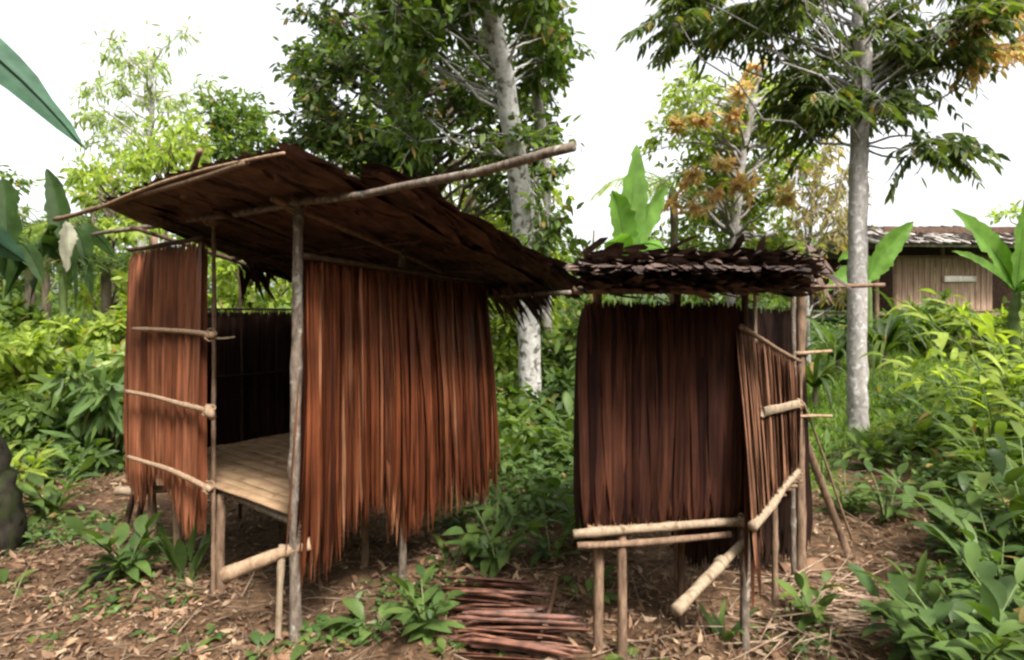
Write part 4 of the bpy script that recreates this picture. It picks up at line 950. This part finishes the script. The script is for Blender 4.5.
# close plant whose leaf tip hangs in at the top left
bp = np.array([-2.55, 1.75, 0]); bp[2] = float(gz(bp[0], bp[1]))
banana('plant at the left edge whose long blue-green blade hangs in at the top left corner', bp, np.array([-2.5, 1.8, 2.15]),
       [(np.array([-2.1, 1.95, 3.05]), P(86, 150, 2.1), 0.21, (0.6, 0.55, 0.5)), (np.array([-2.15, 2.3, 2.05]), P(26, 262, 2.6), 0.20, (0.5, 0.6, 0.5)), (np.array([-2.9, 1.2, 3.2]), np.array([-3.4, 0.6, 2.4]), 0.25, (0.6, -0.5, 0.3))], M['leaf_blue'], 700, r=0.07)
# dark bananas at left behind the shrubs
b0 = gp(62, 10.5); tp = P(62, 262, 10.5)
banana('dark banana plant with a dead white leaf behind the sunlit shrubs', b0, tp,
       [(P(46, 180, 10.4), P(30, 305, 10.0), 0.40, (0.3, -0.6, 0.3)), (P(76, 180, 10.6), P(92, 300, 10.3), 0.38, (0.4, 0.6, 0.2)), (P(64, 200, 10.8), P(46, 168, 10.9), 0.36, (1, 0.2, 0)),
        (P(36, 210, 9.8), P(4, 300, 9.6), 0.38, (0.3, 0.6, 0.6)), (P(88, 205, 10.9), P(116, 262, 11.2), 0.36, (0.3, 0.6, 0.5)), (P(70, 215, 10.2), P(76, 310, 9.7), 0.36, (0.5, -0.5, 0.1))], M['leaf_banana_dark'], 710,
       dry=[(P(66, 222, 10.1), P(68, 240, 10.0), P(66, 272, 10.0), 0.24, (1, 0.3, 0))])
b0 = gp(10, 9.8); tp = P(8, 280, 9.8)
banana('dark banana plant at the left edge behind the yellow-green shrub', b0, tp,
       [(P(15, 205, 9.8), P(44, 285, 9.5), 0.4, (0.4, 0.6, 0.2)), (P(-10, 200, 9.8), P(-40, 310, 9.6), 0.4, (0.4, -0.6, 0.2)), (P(10, 200, 10), P(2, 178, 10.2), 0.4, (1, 0.3, 0))], M['leaf_banana_dark'], 730)
# bright bananas at right
b0 = gp(628, 6.6); tp = P(627, 262, 6.6)
banana('banana plant with an upright bright blade behind the left end of the dark hut roof', b0, tp,
       [(P(632, 200, 6.6), P(637, 144, 6.6), 0.30, (1, 0.25, 0)), (P(622, 215, 6.5), P(612, 190, 6.3), 0.30, (1, 0.4, 0)), (P(640, 232, 6.4), P(665, 250, 6.2), 0.28, (0.4, 0.6, 0.6)), (P(618, 236, 6.3), P(604, 244, 5.9), 0.32, (0.6, 0.5, .5)), (P(648, 205, 6.9), P(668, 186, 7.2), 0.28, (0.5, 0.6, -0.5))], M['leaf_banana'], 740)
b0 = gp(868, 12.0); tp = P(868, 280, 12.0)
banana('banana plant with a single slanted blade right of the smooth grey trunk', b0, tp, [(P(880, 250, 12.0), P(914, 221, 12.0), 0.50, (0.6, 0.2, -0.8)), (P(860, 245, 12.2), P(838, 262, 12.3), 0.42, (0.6, 0.3, 0.6)), (P(850, 262, 11.8), P(826, 292, 11.6), 0.38, (0.5, .3, .7))], M['leaf_banana'], 750)
b0 = gp(1016, 8.6); tp = P(1016, 292, 8.6)
banana('banana plant with big slanted blades in front of the right end of the stilt house', b0, tp, [(P(1000, 248, 8.6), P(951, 208, 8.6), 0.34, (0.6, 0.2, 0.8)), (P(1022, 240, 8.5), P(1024, 200, 8.4), 0.4, (1, 0.2, 0)), (P(990, 262, 8.4), P(952, 251, 8.2), 0.16, (0.4, 0.5, 0.7)), (P(1030, 262, 8.4), P(1050, 300, 8.2), 0.4, (0.5, 0.6, 0.2))], M['leaf_banana'], 760)


def palm(label, base, top, n, L_, seed, mat, group='feathery palms', r=0.1, dirs=None):
    rs = RS(seed); root = thing('palm_tree', base, label, 'palm', group)
    mb = MB(); mb.pole(np.asarray(base) - UP * 0.1, top, r, r * 0.8, 9, 10, 0.01, seed); mb.build('trunk', M['brown_bark'], root)
    fm = MB()
    for k in range(n):
        az = 6.283 * (k + 0.6 * rs.rand()) / n; out = np.array([math.cos(az), math.sin(az), 0]); el = 0.5 + 0.9 * rs.rand()
        D = nz(out + UP * el); t = np.linspace(0, 1, 14); ln = L_ * (0.8 + 0.4 * rs.rand())
        pts = top + D * (ln * t)[:, None] - UP * (0.7 * ln * t * t)[:, None]
        fm.tube(pts, [0.018, 0.004], 4, 0, 0, False)
        m = 44; tq = np.repeat(np.linspace(0.12, 1, m // 2), 2); q = np.array([np.interp(tq, t, pts[:, j]) for j in range(3)]).T
        sd = np.tile([1, -1], m // 2)[:, None]; s = nz(np.cross(out, UP))
        fm.leaves(q, s * sd * 0.8 + D * 0.5 - UP * 0.45 + rs.randn(m, 3) * 0.1, UP + rs.randn(m, 3) * 0.2, ln * 0.28 * (0.4 + np.sin(np.pi * np.clip(tq, 0.05, .98)) * 0.8), 0.035, 0.3, 0.1, 2, False, prof_strap, 0, 0, rs)
    fm.build('crown', mat, root, smooth=False)
    return root


palm('feathery palm above the banana plants left of the open hut roof', gp(112, 15.5), P(112, 230, 15.5), 13, 2.3, 800, M['leaf_pale'])
palm('low dark feathery palm between the white-leaved banana plant and the hut', gp(106, 11.5), P(106, 268, 11.5), 15, 1.7, 806, M['leaf_dark'])
palm('pale feathery palm at the far left edge behind the banana plants', gp(28, 12.5), P(28, 250, 12.5), 14, 1.7, 808, M['leaf_mid'])
palm('small feathery palm at left, above the dark banana plants', gp(45, 15.0), P(45, 232, 15.0), 12, 1.9, 802, M['leaf_mid'])
palm('palm with one thin frond arching into the sky left of the orange-flushed tree', gp(672, 13.0), P(672, 190, 13.0), 11, 2.0, 804, M['leaf_pale'])


# ------------------------------------------------------------------ stilt house at the back right
def stilt_house():
    d = 18.0; a = P(866, 240, d); base = gp(940, d)
    g0 = float(gz(base[0], d)) 
    root = thing('stilt_house', base, 'house on stilts with grey thatch roof and woven bamboo walls at the back right', 'house')
    x0 = P(866, HZ, d)[0]; x1 = P(1052, HZ, d)[0]; zr = P(0, 227, d + 2.2)[2]; ze = P(0, 241, d - 0.9)[2]; zw = P(0, 257, d)[2]; zf = P(0, 312, d)[2]
    # roof: two pitched thatch slopes
    e0 = np.array([x0, d - 0.9, ze]); e1 = np.array([x1, d - 0.9, ze - 0.06]); r0 = np.array([x0 + 0.2, d + 2.2, zr]); r1 = np.array([x1 - 0.2, d + 2.2, zr - 0.03]); k0 = np.array([x0, d + 5.2, ze]); k1 = np.array([x1, d + 5.2, ze])
    mb = shingle_roof(r0, r1, e1, e0, 8, 90, 0.75, 0.14, 901, 0.0, 0.03)
    for V in (np.array([r0, r1, e1, e0]), np.array([r0, r1, k1, k0])):
        q = np.concatenate([V - UP * 0.03, V - UP * 0.15]); mb.raw(q, [[0, 1, 2, 3], [7, 6, 5, 4], [0, 4, 5, 1], [1, 5, 6, 2], [2, 6, 7, 3], [3, 7, 4, 0]])
    mb.build('roof', M['roof_house'], root)
    # gable and walls
    xa = P(896, HZ, d)[0]; xb = P(992, HZ, d)[0]
    mb = MB(); n = 34
    for k in range(n):
        x = xa + (xb - xa) * (k + 0.5) / n
        mb.board([x, d + 0.012 * (k % 2), zf], [x, d + 0.012 * (k % 2), zw + 0.05], [1, 0, 0], (xb - xa) / n - 0.008, 0.02, RS(k), 3)
    mb.build('wall', M['wicker'], root)
    mb = MB(); mb.board([xa, d + 0.6, (zw + ze) / 2 + 0.15], [x1 - 0.4, d + 0.6, (zw + ze) / 2 + 0.15], UP, ze - zw + 0.9, 0.05, RS(1), 4); mb.build('inner_wall', M['dark_wood'], root)
    mb = MB(); mb.board([x0 + 0.2, d + 1.2, (zf + ze) / 2], [xa + .2, d + 1.2, (zf + ze) / 2], UP, ze - zf, 0.05, RS(1), 4); mb.build('inner_wall', M['dark_wood'], root)
    mb = MB(); mb.board([xb, d + 0.8, (zf + ze) / 2], [x1 - 0.3, d + 0.8, (zf + ze) / 2], UP, ze - zf, 0.05, RS(1), 4); mb.build('inner_wall', M['dark_wood'], root)
    mb = MB(); mb.board([x0 + 0.2, d + 4.6, (zf + ze) / 2], [x1 - 0.3, d + 4.6, (zf + ze) / 2], UP, ze - zf, 0.05, RS(1), 4); mb.build('inner_wall', M['dark_wood'], root)
    mb = MB(); mb.board([x0 + 0.3, d + 2.3, zf - 0.06], [x1 - 0.3, d + 2.3, zf - 0.06], [0, 1, 0], 4.8, 0.1, RS(1), 4); mb.build('floor', M['brown_pole'], root)
    for (x, y) in [(x0 + 0.35, d + .05), (xa, d + 0.06), ((xa + xb) / 2, d + 0.06), (xb, d + 0.06), (x1 - 0.4, d + 0.06), (x0 + .35, d + 4.5), ((xa + xb) / 2, d + 4.5), (x1 - .4, d + 4.5)]:
        mb = MB(); mb.pole([x, y, float(gz(x, y)) - 0.2], [x, y, ze - 0.02], 0.06, 0.05, 8, 6, 0.003, int(x * 10) % 97); mb.build('post', M['brown_pole'], root)
    mb = MB(); p0 = P(944, 279, d - .06); p1 = P(976, 279, d - .06); mb.board(p0, p1, UP, 0.17, 0.05, RS(3), 4); mb.build('white_plank', M['white_plank'], root)
    mb = MB(); mb.pole([xa - .05, d - 0.03, zw], [xb + .05, d - 0.03, zw - 0.02], 0.035, 0.03, 7, 6, 0.003, 5); mb.build('wall_rail', M['brown_pole'], root)
    mb = MB(); mb.pole([xa - .05, d - 0.03, zf + .03], [xb + .05, d - 0.03, zf + 0.03], 0.035, 0.03, 7, 6, 0.003, 6); mb.build('wall_rail', M['brown_pole'], root)


M['roof_house'] = thatch_mat('grey_house_thatch', [(0.22, 0.19, 0.165), (0.32, 0.28, 0.25), (0.38, 0.34, 0.30), (0.27, 0.23, 0.20)], rough=0.8, streak=(8, 8, 8), spec=0.2)
stilt_house()
# clay mound below the house
rs = RS(910); c0 = gp(940, 14.5); mb = MB(); n, m = 16, 8
th = np.linspace(0, 2 * np.pi, n, endpoint=False); rings = []
for k in range(m):
    f = k / (m - 1.0); rr = (1.5 * math.cos(f * 1.5)) * (1 + 0.12 * rs.randn(n)); rings.append(np.stack([c0[0] + rr * np.cos(th), c0[1] + 0.7 * rr * np.sin(th), np.full(n, c0[2] - 0.1 + 0.85 * math.sin(f * 1.5)) + 0.03 * rs.randn(n)], 1))
i = np.arange(m - 1)[:, None] * n; j = np.arange(n)[None, :]
mb.raw(np.concatenate(rings), np.stack([i + j, i + (j + 1) % n, i + n + (j + 1) % n, i + n + j], -1).reshape(-1, 4))
o = mb.build('terrain_mound', M['clay'], None, c0); o['kind'] = 'structure'


# ------------------------------------------------------------------ litter, twigs, grass
def scatter(n, x0, x1, y0, y1, rs):
    x = x0 + (x1 - x0) * rs.rand(n); y = y0 + (y1 - y0) * rs.rand(n)
    return np.stack([x, y, gz(x, y)], 1)


def ground_stuff():
    rs = RS(950)
    n = 52000
    y = 1.3 + 7.5 * rs.rand(n) ** 1.35; x = (rs.rand(n) * 2 - 1) * (0.9 * y + 0.6)
    den = 0.5 + 0.35 * np.sin(x * 2.3 + 1.7 * np.sin(y * 1.9)) + 0.35 * np.sin(y * 3.7 + 2.1 * np.cos(x * 2.9)) + 0.2 * np.sin(x * 9 + y * 7)
    k_ = rs.rand(n) < np.clip(den + 0.25, 0.28, 1); x, y = x[k_], y[k_]; n = len(x)
    p = np.stack([x, y, gz(x, y) + 0.004 + 0.018 * rs.rand(n)], 1)
    D = rs.randn(n, 3) * np.array([1, 1, 0.28]); N = UP + rs.randn(n, 3) * 0.45
    mb = MB(); big = rs.rand(n) ** 3
    mb.leaves(p, D, N, 0.018 + 0.035 * rs.rand(n) + 0.06 * big, 0.005 + 0.010 * rs.rand(n) + 0.018 * big, 0.2 * rs.randn(n), 0.3, 2, False, prof_leaf, 0.05, 0.12 * rs.randn(n), rs)
    o = mb.build('leaf_litter', M['litter'], smooth=False); o['kind'] = 'stuff'
    mb = MB(); n = 3200
    y = 1.4 + 5.5 * rs.rand(n) ** 1.4; x = (rs.rand(n) * 2 - 1) * (0.9 * y + 0.4)
    for k in range(n):
        a = np.array([x[k], y[k], float(gz(x[k], y[k])) + 0.01 + 0.02 * rs.rand()]); d = nz(rs.randn(3) * np.array([1, 1, 0.1])); ln = 0.08 + 0.45 * rs.rand() ** 2
        mb.tube([a, a + d * ln * 0.5 + rs.randn(3) * 0.015, a + d * ln], [0.0015 + 0.004 * rs.rand() ** 3, 0.001], 3, 0, 0, False)
    # the twiggy heap right of the dark hut
    for k in range(110):
        q = G(765 + 95 * rs.rand(), 575 + 75 * rs.rand()); d = nz(rs.randn(3) * np.array([1, 0.7, 0.12]) + np.array([.6, -.2, 0])); ln = 0.15 + 0.35 * rs.rand()
        q = q + UP * (0.015 + 0.05 * rs.rand()); mb.tube([q, q + d * ln * 0.5, q + d * ln], [0.004 + 0.004 * rs.rand(), 0.002], 4, 0, 0, False)
    o = mb.build('twigs', M['twig']); o['kind'] = 'stuff'
    # grass on the slope at right
    mb = MB(); n = 15000
    y = 5.4 + 11 * rs.rand(n) ** 1.2; x = y * (0.40 + 0.36 * rs.rand(n))
    keep = (y > 6.0 + 1.2 * np.sin(x * 2.1) * 0.7) ; x, y = x[keep], y[keep]; n = len(x)
    p = np.stack([x, y, gz(x, y) - 0.01], 1)
    mb.leaves(p, UP + rs.randn(n, 3) * 0.35, rs.randn(n, 3), 0.12 + 0.22 * rs.rand(n), 0.012 + 0.012 * rs.rand(n), 0.35, 0.1, 2, False, prof_strap, 0, 0, rs)
    o = mb.build('grass', M['grass'], smooth=False); o['kind'] = 'stuff'
    # low ground cover: little broad leaves in patches
    mb = MB()
    def patch(cx, cy, rx, ry, n, L_, hmax):
        a = rs.rand(n) * 6.283; r = np.sqrt(rs.rand(n)); x = cx + rx * r * np.cos(a); y = cy + ry * r * np.sin(a)
        p = np.stack([x, y, gz(x, y) + hmax * rs.rand(n)], 1)
        mb.leaves(p, rs.randn(n, 3) * np.array([1, 1, 0.4]) + UP * 0.25, UP + rs.randn(n, 3) * 0.4, L_ * (0.6 + 0.7 * rs.rand(n)), L_ * 0.36, 0.3, 0.12, 3, False, prof_leaf, 0, 0, rs)
    for (px, py, rx, ry, n, L_, h) in [(70, 535, 0.35, 0.3, 260, 0.08, 0.1), (75, 462, 1.0, 0.8, 900, 0.12, 0.22), (20, 455, 1.0, 1.0, 800, 0.13, 0.3), (520, 440, 1.2, 1.2, 1200, 0.14, 0.35), (560, 500, 0.7, 0.6, 700, 0.12, 0.25),
                                       (600, 470, 1.0, 1.0, 900, 0.13, 0.3), (500, 520, 0.5, 0.3, 400, 0.10, 0.16), (850, 450, 0.6, 0.4, 340, 0.08, 0.08), (905, 455, 0.4, 0.4, 160, 0.08, 0.08), (985, 500, 0.5, 0.6, 700, 0.10, 0.35), (1015, 560, 0.35, 0.5, 600, 0.09, 0.35),
                                       (985, 640, 0.30, 0.35, 420, 0.10, 0.25), (1015, 440, 1.2, 1.2, 1300, 0.13, 0.6), (940, 400, 0.8, 0.8, 500, 0.12, 0.25), (420, 600, 0.35, 0.2, 180, 0.07, 0.08), (130, 600, 0.4, 0.2, 120, 0.06, 0.05), (340, 640, 0.2, 0.15, 120, 0.06, 0.06),
                                       (865, 500, 0.3, 0.2, 120, 0.07, 0.08), (790, 640, 0.3, 0.2, 60, 0.05, 0.05), (640, 400, 2.0, 2.0, 1500, 0.18, 0.5), (780, 430, 0.5, 0.5, 300, 0.12, 0.12), (120, 420, 1.6, 1.2, 1500, 0.15, 0.5), (0, 420, 1.8, 1.4, 1500, 0.15, 0.5)]:
        q = G(px, py); patch(q[0], q[1], rx, ry, n, L_, h)
    n = 9000; y = 9 + 16 * rs.rand(n); x = (rs.rand(n) * 1.9 - 0.95) * y; k_ = (x < 0.35 * y) | (y > 12.5); x, y = x[k_], y[k_]; n = len(x)
    p = np.stack([x, y, gz(x, y) + 0.5 * rs.rand(n) ** 2], 1)
    mb.leaves(p, rs.randn(n, 3) + UP * 0.3, UP + rs.randn(n, 3) * 0.4, 0.16 + 0.2 * rs.rand(n), 0.08, 0.3, 0.1, 2, False, prof_leaf, 0, 0, rs)
    o = mb.build('undergrowth', M['leaf_ground'], smooth=False); o['kind'] = 'stuff'


ground_stuff()

# ------------------------------------------------------------------ light, camera
SUN_EL, SUN_AZ = math.radians(52), math.radians(152)       # azimuth from +Y towards +X: high, behind the viewer
sc = bpy.context.scene
w = bpy.data.worlds.new('World'); sc.world = w; w.use_nodes = True
N, L = w.node_tree.nodes, w.node_tree.links
for n_ in list(N): N.remove(n_)
sky = N.new('ShaderNodeTexSky'); sky.sky_type = 'NISHITA'; sky.sun_disc = False
sky.sun_elevation = SUN_EL; sky.sun_rotation = SUN_AZ; sky.air_density = 1.0; sky.dust_density = 4.0; sky.ozone_density = 1.0
hs = N.new('ShaderNodeHueSaturation'); hs.inputs['Saturation'].default_value = 0.12; hs.inputs['Value'].default_value = 1.0
L.new(sky.outputs[0], hs.inputs['Color'])
bg = N.new('ShaderNodeBackground'); bg.inputs['Strength'].default_value = 0.13; L.new(hs.outputs[0], bg.inputs[0])
wo = N.new('ShaderNodeOutputWorld'); L.new(bg.outputs[0], wo.inputs[0])
sd = bpy.data.lights.new('sun', 'SUN'); sd.energy = 2.3; sd.angle = math.radians(12); sd.color = (1.0, 0.96, 0.9)
so = bpy.data.objects.new('sun', sd); C.objects.link(so)
sv = np.array([math.sin(SUN_AZ) * math.cos(SUN_EL), math.cos(SUN_AZ) * math.cos(SUN_EL), math.sin(SUN_EL)])
from mathutils import Vector
so.rotation_euler = Vector(sv).to_track_quat('Z', 'Y').to_euler(); so.location = tuple(sv * 20)

cd = bpy.data.cameras.new('camera'); cam = bpy.data.objects.new('camera', cd); C.objects.link(cam)
cam.location = (0, 0, EYE); cam.rotation_euler = (math.radians(90), 0, 0)
cd.sensor_width = 36; cd.lens = F_PX / 1024 * 36; cd.shift_y = -20 / 1024.0; cd.clip_start = 0.05; cd.clip_end = 500
sc.camera = cam
sc.view_settings.view_transform = 'Standard'; sc.view_settings.look = 'None'; sc.view_settings.gamma = 1; sc.view_settings.use_curve_mapping = False
sc.view_settings.exposure = 1.7
sc.cycles.filter_width = 2.5
sc.cycles.max_bounces = 8; sc.cycles.diffuse_bounces = 3; sc.cycles.glossy_bounces = 2; sc.cycles.transmission_bounces = 4
